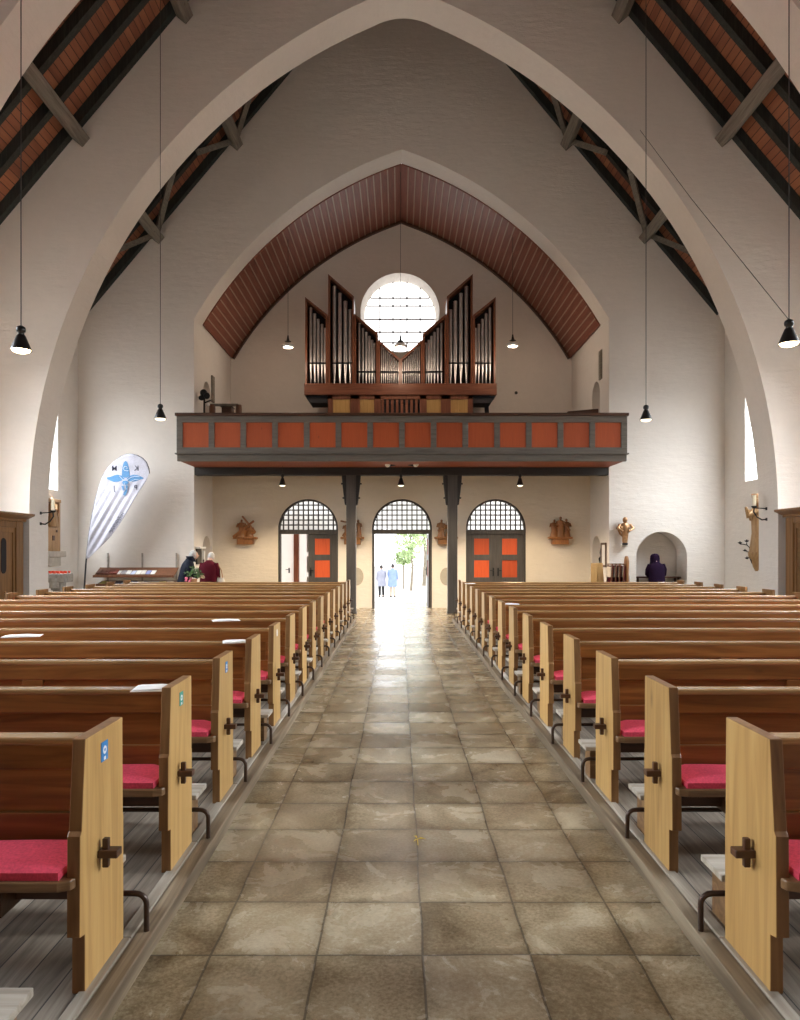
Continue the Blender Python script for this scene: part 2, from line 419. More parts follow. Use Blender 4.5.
# large diaphragm arches
big = arc_pts(3.75, 2.4, 11.29, 7.54)
big = [(h_, min(z_, 12.97 - .40*h_*h_ if h_ < .5 else z_)) for h_, z_ in big if h_ > .55] + [(h_, 12.97 - .40*h_*h_) for h_ in (.5, .4, .3, .2, .1, 0)]
def arch_outline(half, xc, base=0):
    right = [(xc + half[0][0], base)] + [(xc+h, z) for h, z in half]
    left = [(xc-h, z) for h, z in reversed(half[:-1])] + [(xc - half[0][0], base)]
    return right + left                    # from the foot of one jamb over the apex to the other
def gable(extra=.25):
    return [(XR+.1, 0), (XR+.1, roof_z(XR)+extra), (XC, RA+extra), (XL-.1, roof_z(XL)+extra), (XL-.1, 0)]
for nm, y0, y1 in (('wall_arch', 14.5, 15.28), ('wall_arch_near', 9.82, 10.6)):
    mb = MB(); mb.prism(arch_outline(big, XC+.03) + list(reversed(gable())), y0, y1); struct(mb.build(nm, WALL))

# end wall with the tall pointed recess and the small niche
NY = 19.1
chord_h, chord_z0, chord_z1, Rn = 5.505, 7.82, 12.32, 10.0
mid = Vector((chord_h/2, (chord_z0+chord_z1)/2)); dv = Vector((-chord_h, chord_z1-chord_z0)); cl = dv.length
nrm = Vector((-dv.y, dv.x)).normalized()   # towards the inside
ctr = mid + nrm * math.sqrt(Rn*Rn - (cl/2)**2)
def niche_half(R, n=40, hw=chord_h):
    a0 = math.atan2(chord_z0-ctr.y, chord_h-ctr.x); a1 = math.atan2(chord_z1-ctr.y, -ctr.x)
    return [(ctr.x + R*math.cos(a0+(a1-a0)*i/n), ctr.y + R*math.sin(a0+(a1-a0)*i/n)) for i in range(n+1)]
nh = niche_half(Rn); nh[-1] = (0, nh[-1][1])
def semi(cx, zs, r, n=20, base=0):
    return [(cx+r, base)] + [(cx + r*math.cos(PI*i/n), zs + r*math.sin(PI*i/n)) for i in range(n+1)] + [(cx-r, base)]
out = arch_outline(nh, XC)
small = semi(6.955, 1.50, .675)
poly = gable()[::-1]                       # left foot ... right foot
poly = poly + small + out
mb = MB(); mb.prism(poly, NY, 19.8); struct(mb.build('wall_end', WALL))
mb = MB(); mb.box(6.0, 7.9, 19.86, 19.95, 0, 2.5); mb.box(6.0,6.28,19.8,19.86,0,2.5); mb.box(7.63,7.9,19.8,19.86,0,2.5); mb.box(6.28,7.63,19.8,19.86,2.175,2.5)
struct(mb.build('wall_niche', WALL))

# side walls with tall windows
bays = [(16.3, 17.98), (11.1, 12.7), (7.0, 8.7), (2.2, 3.9)]
def side_wall(nm, x0, x1, sill=3.17):
    mb = MB(); y = -3.0; top = 8.6
    for a, b in sorted(bays):
        mb.box(x0, x1, y, a, 0, top); mb.box(x0, x1, a, b, 0, sill); mb.box(x0, x1, a, b, 6.4, top); y = b
    mb.box(x0, x1, y, 19.9, 0, top)
    struct(mb.build(nm, WALL))
side_wall('wall_left', XL-.5, XL); side_wall('wall_right', XR, XR+.5, 3.40)
wn = 0
for xs in (XL-.14, XR+.14):
    for a, b in bays:
        wn += 1
        w = MB(); w.mi = 0; w.box(xs-.01, xs+.01, a, b, 3.17, 6.4)
        wo = struct(w.build('window_%d' % wn, DAY))
        g = MB()
        for k in range(1, 3): g.box(xs-.02, xs+.02, a+(b-a)*k/3-.012, a+(b-a)*k/3+.012, 3.17, 6.4)
        for k in range(1, 6): g.box(xs-.02, xs+.02, a, b, 3.17+3.23*k/6-.012, 3.17+3.23*k/6+.012)
        g.build('glazing_bars', LEAD, wo)
# unseen wall behind the viewer, three glowing panes added for frontal light
mb = MB(); yb = -3.0
xs = [XL-.5, -4.6, -2.6, -.9, 1.1, 2.8, 4.8, XR+.5]
for i in range(len(xs)-1):
    if i % 2 == 0: mb.box(xs[i], xs[i+1], yb-.4, yb, 0, 18.2)
    else: mb.box(xs[i], xs[i+1], yb-.4, yb, 0, 3.0); mb.box(xs[i], xs[i+1], yb-.4, yb, 8.0, 18.2)
struct(mb.build('wall_back', WALL))
for i in (1, 3, 5):
    wn += 1; w = MB(); w.box(xs[i], xs[i+1], yb-.2, yb-.18, 3.0, 8.0); struct(w.build('window_%d' % wn, DAYB))  # added fill panes, out of view

# roof boarding
mb = MB(); t = .30
for sx, xe in ((-1, XL-.5), (1, XR+.5)):
    v = [(XC, -3.4, RA+t), (XC, 19.8, RA+t), (xe, 19.8, roof_z(xe)+t), (xe, -3.4, roof_z(xe)+t)]
    mb.add(v + [(p[0], p[1], p[2]+.12) for p in v], [(0,1,2,3),(7,6,5,4),(0,4,5,1),(1,5,6,2),(2,6,7,3),(3,7,4,0)])
struct(mb.build('ceiling', ROOF))

SIDE = {-1: 'flag side', 1: 'niche side'}
cosr = 1/math.sqrt(1+RM*RM)
def rafter(sx, y, label, group):
    xe = XL+.14 if sx < 0 else XR-.14
    off = .095/cosr
    m = MB(); m.obox((XC+sx*.16, y, roof_z(XC+sx*.16)+off), (xe, y, roof_z(xe)+off), .15, .19, (0,0,1))
    tag(m.build('rafter', RAFT), label, 'rafter', group)
for sx in (-1, 1):
    for k, y in enumerate((14.42, 13.62, 12.82, 12.02, 11.22)):
        rafter(sx, y, 'dark rafter on the %s of the roof, %s from the big arch front' % (SIDE[sx], ORD[k]), 'rafters in front of the big arch')
    for k, y in enumerate((19.02, 18.22, 17.42, 16.62, 15.82)):
        rafter(sx, y, 'dark rafter beyond the big arch on the %s, %s out from the end wall' % (SIDE[sx], ORD[k]), 'rafters beyond the big arch')
def purlin(h, sx, y0, y1, label, group):
    x = XC + sx*h; z = roof_z(x) - .195
    nx, nz = sx*RM*cosr, cosr
    m = MB(); m.obox((x - nx*.02, y0, z), (x - nx*.02, y1, z), .24, .25, (nx, 0, nz))
    tag(m.build('purlin', BEAM, None, .012), label, 'beam', group)
for sx in (-1, 1):
    purlin(6.47, sx, 10.6, 14.5, 'lower grey wooden beam between the two big arches, %s' % SIDE[sx], 'grey roof beams')
    purlin(4.39, sx, 10.6, 14.5, 'upper grey wooden beam end above the big arch, %s' % SIDE[sx], 'grey roof beams')
    purlin(6.47, sx, 15.28, 19.1, 'lower grey beam running to the end wall beyond the arch, %s' % SIDE[sx], 'grey roof beams')
    purlin(4.39, sx, 15.28, 19.1, 'upper grey beam running to the end wall beyond the arch, %s' % SIDE[sx], 'grey roof beams')
    for h, nm in ((6.47, 'lower'), (4.39, 'upper')):
        for dh, word in ((-.87, 'rising'), (.72, 'level-looking')):
            x0, x1 = XC+sx*h, XC+sx*(h+dh)
            y1 = 17.68 if dh < 0 else 18.05
            m = MB(); m.obox((x0, 19.02, roof_z(x0)-.12), (x1, y1, roof_z(x1)-.12), .13, .13, (0,0,1))
            tag(m.build('roof_brace', BEAM, None, .008), '%s grey brace off the %s beam at the end wall, %s' % (word, nm, SIDE[sx]), 'brace', 'grey roof braces')

# boarded vault over the organ gallery
mb = MB(); VY0, VY1 = 19.8, 23.3
a0 = math.atan2(chord_z0-ctr.y, chord_h-ctr.x); a1 = math.atan2(chord_z1-ctr.y, -ctr.x)
nb = 34; Rv = Rn - .03
def vp(a, r, sx): 
    return (XC + sx*max(0.0, ctr.x + r*math.cos(a)), ctr.y + r*math.sin(a))
a0v = a0 + .008
for sx in (-1, 1):
    for i in range(nb):
        b0, b1 = a0v+(a1-a0v)*i/nb, a0v+(a1-a0v)*(i+1)/nb
        q = [vp(b0, Rv, sx), vp(b1, Rv, sx), vp(b1, Rv+.10, sx), vp(b0, Rv+.10, sx)]
        mb.mi = 0; mb.prism(q, VY0, VY1)
        e = .0017
        if i: 
            q = [vp(b0-e, Rv-.012, sx), vp(b0+e, Rv-.012, sx), vp(b0+e, Rv+.02, sx), vp(b0-e, Rv+.02, sx)]
            mb.mi = 1; mb.prism(q, VY0+.005, VY1)
struct(mb.build('ceiling_vault', [VAULT, BATT]))
mb = MB()
for sx in (-1, 1):
    for i in range(nb):
        b0, b1 = a0v+(a1-a0v)*i/nb, a0v+(a1-a0v)*(i+1)/nb
        mb.prism([vp(b0, Rv-.07, sx), vp(b1, Rv-.07, sx), vp(b1, Rv-.001, sx), vp(b0, Rv-.001, sx)], 23.14, 23.248)
struct(mb.build('trim_5', TUSK))

# gallery jambs, end wall with the round window
JL, JR = XC-chord_h, XC+chord_h
def jamb_wall(nm, x0, x1, face, sgn):
    m = MB()
    lo = semi(20.35, 1.66, .43, 16, .9); up = semi(20.38, 5.35, .40, 16, 4.1)
    pw = [(19.8, 0), (19.8, 8.3), (23.7, 8.3), (23.7, 0)]
    m.prism(pw, x0, x1, 'X'); struct(m.build(nm, WALL))
    for p, nm2 in ((lo, 'lower'), (up, 'upper')):
        pass
jamb_w = []
def jamb_with_niches(nm, xin, xout):
    # jamb wall built round two arched wall niches
    m = MB()
    def col_around(cy, r, zs, base, z0, z1, ya, yb):
        arch = [(cy + r*math.cos(PI*i/16), zs + r*math.sin(PI*i/16)) for i in range(17)]
        m.prism([(ya, z0), (ya, z1), (cy, z1)] + [arch[k] for k in range(8, 17)] + [(cy-r, base), (cy-r, z0)], xin, xout, 'X')
        m.prism([(yb, z0), (cy+r, z0), (cy+r, base)] + [arch[k] for k in range(0, 9)] + [(cy, z1), (yb, z1)], xin, xout, 'X')
        if base > z0: m.box(min(xin,xout), max(xin,xout), cy-r, cy+r, z0, base)
    col_around(20.35, .43, 1.66, .95, 0, 4.1, 19.8, 23.7)
    col_around(20.38, .40, 6.05, 4.1, 4.1, 8.3, 19.8, 23.7)
    d = .35 if xout > xin else -.35
    m.box(xin+d, xin+d*1.3, 19.9, 20.9, 0, 6.6)
    struct(m.build(nm, WALL))
jamb_with_niches('wall_gallery_left', JL, JL-.5)
jamb_with_niches('wall_gallery_right', JR, JR+.5)
WX, WZ, WR0, WR1 = .016, 9.36, 1.275, 1.154
mb = MB()
half = [(XC+h, z) for h, z in niche_half(Rn+.02)]
top = half + [(XC-(x-XC), z) for x, z in reversed(half[:-1])]
nW = 48
ring0 = [(WX+WR0*math.cos(2*PI*i/nW), WZ+WR0*math.sin(2*PI*i/nW)) for i in range(nW)]
# wall halves above and below a horizontal cut through the rose
upper = [(XC+chord_h+.1, WZ)] + [p for p in top if p[1] > WZ] + [(XC-chord_h-.1, WZ), (WX-WR0, WZ)] + [ring0[i] for i in range(nW//2-1, 0, -1)] + [(WX+WR0, WZ)]
lower = [(XC+chord_h+.1, WZ), (WX+WR0, WZ)] + [ring0[i] for i in range(nW-1, nW//2, -1)] + [(WX-WR0, WZ), (XC-chord_h-.1, WZ), (XC-chord_h-.1, 3.85), (XC+chord_h+.1, 3.85)]
for p in (upper, lower): mb.prism(p, 23.25, 23.3)
# splayed reveal and the thickness behind it
vs = []
for r, y in ((WR0, 23.28), (WR1, 23.75), (WR1+.6, 23.75), (WR1+.6, 23.28)):
    vs += [(WX+r*math.cos(2*PI*i/nW), y, WZ+r*math.sin(2*PI*i/nW)) for i in range(nW)]
mb.add(vs, [(k*nW+i, k*nW+(i+1)%nW, ((k+1)%4)*nW+(i+1)%nW, ((k+1)%4)*nW+i) for k in range(4) for i in range(nW)])
struct(mb.build('wall_gallery_end', WALL))
m = MB(); m.prism([(WX+(WR1+.1)*math.cos(2*PI*i/nW), WZ+(WR1+.1)*math.sin(2*PI*i/nW)) for i in range(nW)], 23.73, 23.745)
rose = struct(m.build('window_12', DAYR))
m = MB()
def chord_bar(x=None, z=None, t=.022):
    if x is not None:
        h = math.sqrt(max(0, WR1**2 - x*x)); m.box(WX+x-t, WX+x+t, 23.69, 23.715, WZ-h, WZ+h)
    else:
        h = math.sqrt(max(0, WR1**2 - z*z)); m.box(WX-h, WX+h, 23.69, 23.715, WZ+z-t, WZ+z+t)
for x in (-.66, -.23, .23, .66): chord_bar(x=x)
for z in (.62, .36, -.08, -.5, -.85): chord_bar(z=z)
m.build('leading', LEAD, rose)

# entrance wall with three arched doorways
DY = 20.98; doors = [-2.665, .073, 2.81]; DR = .874; DS = 2.30
mb = MB()
edges = [JL-.05, (doors[0]+doors[1])/2, (doors[1]+doors[2])/2, JR+.05]
for i, cx in enumerate(doors):
    a, b = edges[i], edges[i+1]
    mb.prism([(a, 0), (a, 4.0), (b, 4.0), (b, 0)] + semi(cx, DS, DR, 28), DY, DY+.25)
struct(mb.build('wall_entrance', WALLW))
for cx in (-1.245, 1.43):                  # bare round plaster patches by the posts
    m = MB(); sgn = 1 if cx < 0 else -1
    c = at(357 if cx < 0 else 446.5, 576.5, DY)
    m.prism([(c.x+.19*math.cos(2*PI*i/28), c.z+.26*math.sin(2*PI*i/28)) for i in range(28)], DY-.012, DY+.02)
    o = m.build('plaster_patch', PATCH)
    tag(o, 'round bare plaster patch low on the wall, behind the %s post' % ('flag-side' if cx < 0 else 'niche-side'), 'plaster patch')

def door(idx, cx, leaf_states):
    d = bpy.data.objects.new('door_%d' % idx, None); col.objects.link(d); struct(d); d.location = (cx, DY, 0)
    # arched frame
    m = MB(); w = .055
    o_ = semi(0, DS, DR-.001, 28); i_ = semi(0, DS, DR-w, 28)
    m.prism(o_ + i_[::-1], .03, .17); m.build('door_frame', GREYD, d)
    zt0, zt1 = at(0, 534, DY).z, at(0, 529.6, DY).z
    m = MB(); m.box(-DR+w, DR-w, .02, .18, zt0, zt1); m.build('transom', GREYD, d, .006)
    # wooden lattice of the tympanum
    m = MB(); n = 12
    for k in range(1, n):
        x = -DR + 2*DR*k/n; h = math.sqrt(max(0, (DR-w)**2 - x*x))
        m.box(x-.019, x+.019, .06, .11, zt1, DS+h)
    for k in range(1, 7):
        z = zt1 + 2*DR/n*k - .01
        if z - DS < DR-w:
            h = math.sqrt(max(0, (DR-w)**2 - max(0, z-DS)**2)); m.box(-h, h, .065, .105, z-.019, z+.019)
    m.build('lattice', GREYD, d)
    m = MB(); m.prism([(-DR+w+.005, zt1)] + [(p[0]*.995, p[1]) for p in semi(0, DS, DR-w, 28)[1:-1]][::-1] + [(DR-w-.005, zt1)], .13, .138); m.build('frosted_glass', FROST, d)
    for sx, state in zip((-1, 1), leaf_states):
        if state == 'none': continue
        g = bpy.data.objects.new('door_leaf', None); col.objects.link(g); g.parent = d
        wl = DR - w
        if state == 'open': g.location = (sx*(wl-.012), .12, 0); g.rotation_euler = (0, 0, sx*math.radians(158)*-1)
        elif state == 'ajar': g.location = (sx*(wl-.012), .12, 0); g.rotation_euler = (0, 0, sx*math.radians(88)*-1)
        else: g.location = (sx*wl, .10, 0)
        def X(t): return -sx*t
        m = MB(); st = .19
        za = [0, at(0,577.4,DY).z, at(0,560.4,DY).z, at(0,554.6,DY).z, at(0,538.6,DY).z, zt0]
        m.box(X(0), X(.19), -.03, .03, 0, zt0); m.box(X(wl), X(wl-.19), -.03, .03, 0, zt0)
        for p, q in ((0,1), (2,3), (4,5)): m.box(X(.19), X(wl-.19), -.03, .03, za[p], za[q])
        m.build('leaf_frame', GREYD, g, .004)
        for p, q in ((1,2), (3,4)):
            m = MB(); m.box(X(.19), X(wl-.19), -.012, .012, za[p], za[q]); m.build('door_panel', ORAND, g)
        m = MB(); hx = X(wl-.07); m.box(hx-.022, hx+.022, -.045, -.03, .93, 1.17)
        m.tube([(hx, -.03, 1.09), (hx, -.085, 1.09), (hx+sx*.10, -.085, 1.09)], .011, 8)
        m.build('door_handle', IRON, g)
door(1, doors[0], ('open', 'shut'))
door(2, doors[1], ('open', 'ajar'))
door(3, doors[2], ('shut', 'shut'))

# white outer door and jamb post seen through the half-open doorway
t_ = thing('outer_door', 'white panelled outer door seen through the half-open doorway', 'door', (-2.62, 22.3, 0))
m = MB(); m.box(-.52, .62, 0, .05, 0, 2.75); m.build('slab', FROSTD, t_, .005)
for z0, z1 in ((.25, .85), (1.0, 1.5), (1.62, 2.6)):
    m = MB(); m.box(-.25, .5, -.02, .0, z0, z1); m.box(-.19, .44, -.032, -.02, z0+.06, z1-.06); m.build('raised_panel', FROSTD, t_, .006)
m = MB(); m.box(-3.25, -3.10, 22.1, 22.3, 0, 2.9); tag(m.build('door_post', REDWD, None, .006), 'reddish brown post beside the white outer door', 'post')
t_ = thing('side_door', 'plain white door leaf with small handle beyond the reddish post', 'door', (-3.62, 22.2, 0))
m = MB(); m.box(-.5, .36, 0, .05, 0, 2.75); m.build('slab', FROSTD, t_, .005)
m = MB(); m.box(.20, .24, -.03, 0, .98, 1.14); m.tube([(.22,-.02,1.09),(.22,-.07,1.09),(.12,-.07,1.09)], .01, 8); m.build('door_handle', IRON, t_)

# floors
mb = MB(); mb.box(-9.1, 9.2, -3.4, 23.6, -.3, 0); struct(mb.build('floor', STONE))
for nm, xa, xb in (('floor_left', -6.5, -1.06), ('floor_right', 1.29, 6.7)):
    mb = MB(); mb.box(xa, xb, -2.9, 16.95, -.01, .08); struct(mb.build(nm, PLANK))
for i, (xa, xb, xc_, xd) in enumerate(((-1.035, -1.105, -1.11, -1.165), (1.249, 1.319, 1.324, 1.375))):
    mb = MB(); y = -2.9
    mb.box(xa, xb, -2.9, 17.05, 0, .083); struct(mb.build('trim_%d' % (2*i+1), CURB, None, .006))
    mb = MB()
    while y < 16.9:
        mb.box(xc_, xd, y, min(16.95, y+.975), .05, .090); y += .98
    struct(mb.build('trim_%d' % (2*i+2), CURBL, None, .004))
# ground outside, below the church floor
mb = MB(); mb.box(-60, 60, 24.0, 110, -1.1, -.8); struct(mb.build('ground', GRAVEL))
for k in range(3):
    mb = MB(); mb.box(-4.5, 4.5, 23.6+.35*k, 23.95+.35*k, -1.0, -.2*(k+1)); struct(mb.build('floor_step', GRAVEL))

# ------------------------------------------------------------------ balcony and posts
PY = 17.55
bal = thing('gallery_balcony', 'wide grey wooden organ balcony with a row of orange panels, spanning the recess', 'balcony', (0, 0, 0))
BX0, BX1 = at(176.5, 0, PY).x, at(627.3, 0, PY).x
z = lambda v: at(0, v, PY).z
m = MB(); m.box(BX0-.03, BX1+.03, PY-.05, PY+.16, z(416), z(413)); m.build('cap_rail', TUSK, bal, .008)
m = MB(); m.box(BX0, BX1, PY, PY+.10, z(422.3), z(416)); m.box(BX0, BX1, PY, PY+.10, z(453), z(447.3))
px0, pw, pp = 182.5, 26.0, 31.75
xsb = [BX0]
for k in range(14):
    a, b = at(px0+pp*k, 0, PY).x, at(px0+pp*k+pw, 0, PY).x
    m.box(xsb[-1], a, PY, PY+.10, z(447.3), z(422.3)); xsb.append(b)
m.box(xsb[-1], BX1, PY, PY+.10, z(447.3), z(422.3))
# returns at both ends
m.box(BX0, BX0+.08, PY+.10, NY, z(453), z(416)); m.box(BX1-.08, BX1, PY+.10, NY, z(453), z(416))
m.build('parapet_frame', GREY, bal, .006)
m = MB(); m.box(BX0-.035, BX1+.035, PY-.04, PY+.1, z(454.3), z(453)); m.box(BX0+.01, BX1-.01, PY+.01, PY+.12, 3.86, z(454.3)); m.build('fascia', GREY, bal, .006)
for k in range(14):
    a, b = at(px0+pp*k, 0, PY).x, at(px0+pp*k+pw, 0, PY).x
    m = MB(); m.box(a, b, PY+.035, PY+.07, z(447.3), z(422.3)); m.build('orange_panel', ORANGE, bal)
m = MB()
for k in range(10): m.box(BX0+.01, BX1-.01, PY+.12+k*.145, PY+.12+k*.145+.14, 3.885, 3.93)
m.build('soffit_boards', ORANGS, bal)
m = MB(); m.box(JL, JR, NY+.55, 23.3, 3.86, 4.1); m.box(BX0+.09, BX1-.09, PY+.10, NY+.55, 3.935, 4.1); m.build('deck', GREY, bal)
m = MB(); m.box(JL+.005, JR-.005, NY+.02, NY+.30, at(0,475,NY).z, at(0,465.5,NY).z); m.build('cross_beam', BEAMD, bal, .01)
for x, nm in ((at(351,0,NY).x, 'beside the half-open door'), (at(452.7,0,NY).x, 'beside the closed orange doors')):
    p = thing('support_post', 'grey timber post under the balcony, ' + nm, 'post', (x, NY+.14, 0))
    zb = at(0,475,NY).z
    m = MB(); m.box(-.128, .128, -.128, .128, .04, zb); m.build('shaft', GREYD, p, .012)
    m = MB(); m.box(-.145, .145, -.145, .145, 0, .05); m.build('plinth', GREYD, p, .006)
    for sx in (-1, 1):
        m = MB(); m.prism([(sx*.128, zb), (sx*.25, zb), (sx*.235, zb-.22), (sx*.17, zb-.78), (sx*.128, zb-.80)], -.10, .10)
        for zz in (.22, .60): m.box(sx*.16, sx*.275 if zz < .3 else sx*.235, -.03, .03, zb-zz-.02, zb-zz+.02)
        m.build('bracket', BEAMD, p, .006)

# ------------------------------------------------------------------ organ
OY = 21.5; SC = OY / F
org = thing('pipe_organ', 'mahogany pipe organ with stepped silver pipes below the round window', 'pipe organ', (0, OY, 0))
OC = 400.4
def ox(u): return (u - U0) * SC
def oz(v): return CAMZ + (V0 - v) * SC
def mirx(u): return 2*OC - u
zb = oz(384)
def tower(pts, nm):
    """pts: (u0, vtop0), (u1, vtop1); case of side planks, slanted roof and dark back, both hands"""
    (u0, v0), (u1, v1) = pts
    for s in (0, 1):
        a, b = (ox(u0), ox(u1)) if s == 0 else (ox(mirx(u0)), ox(mirx(u1)))
        t = .055 if s == 0 else -.055
        z0, z1 = oz(v0), oz(v1)
        m = MB()
        m.prism([(a, zb), (a+t, zb), (a+t, z0-.10), (a, z0)], -.04, .6)
        m.prism([(b, zb), (b-t, zb), (b-t, z1-.03), (b, z1)], -.04, .6)
        m.prism([(a, z0), (b, z1), (b, z1-.075), (a, z0-.075)], -.05, .6)
        c = m.build(nm, MAHOG, org)
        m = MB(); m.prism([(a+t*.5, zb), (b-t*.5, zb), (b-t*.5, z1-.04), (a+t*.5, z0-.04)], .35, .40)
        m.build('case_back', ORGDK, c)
tower(((305.3, 297.5), (327.8, 315.5)), 'outer_case')
tower(((328.2, 274.5), (354, 297)), 'tall_case')
tower(((354.3, 314.0), (378, 334)), 'middle_case')
tower(((378.2, 340), (OC, 359.5)), 'centre_case')
def pipes(us, vts, vfoot, wpx):
    for s in (0, 1):
        for u, v in zip(us, vts):
            x = ox(u) if s == 0 else ox(mirx(u)); r = wpx*SC/2
            m = MB(); zf = oz(vfoot); zt = oz(v)
            m.lathe([(r*.28, zb+.01), (r*.98, zf), (r, zf+.02), (r, zt)], (x, .12, 0), 12)
            m.box(x-r*.45, x+r*.45, .12-r*1.02, .12-r*.9, zf+.03, zf+.03+r*.7)   # mouth
            m.build('pipe', TIN, org)
        m = MB(); a, b = ox(us[0])-wpx*SC/2, ox(us[-1])+wpx*SC/2
        if s: a, b = ox(mirx(us[0]))+wpx*SC/2, ox(mirx(us[-1]))-wpx*SC/2
        m.box(min(a,b), max(a,b), .02, .05, oz(vfoot)-.02, oz(vfoot)+.02); m.build('pipe_rail', ORGDK, org)
pipes([310.3,314.2,317.9,321.7,324.9], [306.5,312.5,318,323,327], 362.8, 3.0)
pipes([333.9,339.6,345.2,350.2], [285,292,300,308.5], 362.8, 4.0)
pipes([359,362.7,366.2,369.2,371.9,374.6], [322,327,331,335,339,342], 371.5, 2.6)
pipes([381.4,383.5,385.6,387.7,389.8,391.9,394,396.1,398.2], [345,347,349,351,353.2,355.2,357.2,359.2,361.2], 371.5, 1.6)
m = MB(); m.box(ox(304.6), ox(496.4), -.10, .7, oz(395.5), oz(384)); m.build('base_beam', MAHOGX, org, .01)
m = MB(); m.prism([(ox(304.9), oz(395.5)), (ox(495.9), oz(395.5)), (ox(491), oz(403)), (ox(310), oz(403))], .0, .7); m.build('underside', ORGDK, org)
m = MB()
zl, zh = 4.103, oz(395.5)
for u0, u1 in ((328, 333), (350.2, 360), (374.2, 381)):
    for a, b in ((u0, u1), (mirx(u1), mirx(u0))): m.box(ox(a), ox(b), -.05, .6, zl, zh)
m.box(ox(328), ox(mirx(328)), -.05, .6, oz(399.5), zh); m.box(ox(328), ox(mirx(328)), -.05, .6, zl, zl+.08)
m.build('lower_case', MAHOG, org, .006)
for u0, u1 in ((333, 350.2), (360, 374.2)):
    for a, b in ((u0, u1), (mirx(u1), mirx(u0))):
        m = MB(); m.box(ox(a), ox(b), -.02, .02, zl+.08, oz(399.5)); m.build('ochre_panel', OCHRE, org)
m = MB()
for k in range(8): m.box(ox(381.5+k*4.8), ox(384.0+k*4.8), -.03, .05, zl+.08, oz(399.5))
m.build('grille_slats', MAHOG, org)
m = MB(); m.box(ox(381), ox(420), .06, .1, zl+.08, oz(399.5)); m.build('grille_back', ORGDK, org)
m = MB(); m.obox((ox(487.5), .3, oz(403)), (ox(492.6), .3, 4.13), .10, .12); m.build('strut', ORGDK, org)

# ------------------------------------------------------------------ pews
PLAT = .08; PITCH = .98; Y1 = 2.58; LEN = 5.13; PT = .048
def make_pew(s):
    r = bpy.data.objects.new('pew', None); col.objects.link(r)
    X = lambda t: s*t
    prof = [(.03, 0), (.395, 0), (.395, .52), (.39, .525), (.385, .923), (.035, .923), (.004, .60), (-.008, .585), (-.012, .225), (.03, .215)]
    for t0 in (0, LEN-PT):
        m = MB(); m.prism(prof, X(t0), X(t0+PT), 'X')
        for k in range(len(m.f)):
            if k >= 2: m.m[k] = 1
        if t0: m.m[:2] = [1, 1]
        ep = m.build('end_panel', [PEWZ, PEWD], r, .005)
        if t0 == 0:
            m = MB(); m.box(X(-.001), X(PT+.001), -.0085, .03, .24, .58)
            m = MB(); m.box(X(0), X(-.075), .135, .185, .445, .475); m.box(X(-.012), X(-.036), .148, .172, .405, .515)
            m.build('tusk_tenon', TUSK, ep, .004)
    # backrest: framed boards
    m = MB(); a, b = X(PT), X(LEN-PT)
    m.box(a, b, .255, .285, .745, .845); m.box(a, b, .255, .285, .46, .575)
    n = 4; w = (LEN-2*PT)
    for k in range(n+1):
        c = PT + w*k/n; l0, l1 = max(PT, c-.07), min(LEN-PT, c+.07)
        m.box(X(l0), X(l1), .257, .285, .575, .745)
    m.build('backrest_frame', PEWX, r, .004)
    m = MB(); m.box(a, b, .274, .292, .57, .75); m.build('backrest_panel', PEWX, r)
    m = MB(); m.box(a, b, .252, .350, .842, .870); m.build('top_rail', RAILX, r, .008)
    # seat plank with a nosing that runs past the end panels and is rounded at the corners
    e = .012
    poly = [(X(e+.05), -.055), (X(LEN-e-.05), -.055), (X(LEN-e-.01), -.04), (X(LEN-e), -.013), (X(LEN-PT), -.013), (X(LEN-PT), .255), (X(PT), .255), (X(PT), -.013), (X(e), -.013), (X(e+.01), -.04)]
    m = MB(); m.prism(poly, .405, .443, 'Z'); m.build('seat', SEATX, r, .006)
    m = MB(); m.box(X(PT+.02), X(LEN-PT-.02), .12, .15, .30, .405)
    for k in range(4): 
        c = PT + .25 + (LEN-.6)*k/3; m.box(X(c), X(c+.04), .02, .25, .28, .405)
    m.build('seat_bearer', TUSK, r)
    m = MB(); yk = .46; rr = .012
    pts = [(X(-.072), yk, .0), (X(-.072), yk, .115)]
    for i in range(1, 6):
        a_ = PI/2*i/5; pts.append((X(-.072+.045*(1-math.cos(a_))), yk, .115+.045*math.sin(a_)))
    pts += [(X(.3), yk, .16), (X(LEN), yk, .16)]
    m.tube(pts, rr, 10); m.build('foot_rail', PIPE, r)
    m = MB(); m.box(X(-.028), X(LEN-.1), .43, .64, .222, .25); k_ = m.build('kneeler', KNEEL, r, .004)
    for k in range(3):
        c = .02 + (LEN-.25)*k/2; m = MB(); m.box(X(c), X(c+.04), .50, .63, 0, .222); m.build('kneeler_support', SEATX, k_)
    return r
def word_side(s): return 'flag side' if s < 0 else 'niche side'
protoL, protoR = make_pew(-1), make_pew(1)
pews = {}
def place(s, k):
    """k = 1 is the first row in view, 0 the one in front of it"""
    proto = protoL if s < 0 else protoR
    r = proto if k == 1 else copy_tree(proto)
    r.location = (-1.14 if s < 0 else 1.344, Y1 + PITCH*(k-1), PLAT)
    if k == 0: lab = 'wooden pew on the flag side of which only the grey kneeler end shows'
    elif k <= 7: lab = 'varnished wooden pew on the %s of the aisle, %s row from the viewer' % (word_side(s), ORD[k-1])
    elif k < 15: lab = 'varnished wooden pew on the %s of the aisle, %s row from the entrance' % (word_side(s), ORD[15-k])
    else: lab = 'last varnished wooden pew before the entrance, on the %s' % word_side(s)
    for ch in r.children:
        if ch.name.startswith('kneeler'): ch.location.x = -s*({(-1,1): -.11, (1,1): -.03}.get((s, k), .03*math.sin(k*2.3+s)) )
    tag(r, lab, 'pew', 'rows of wooden pews'); pews[(s, k)] = r
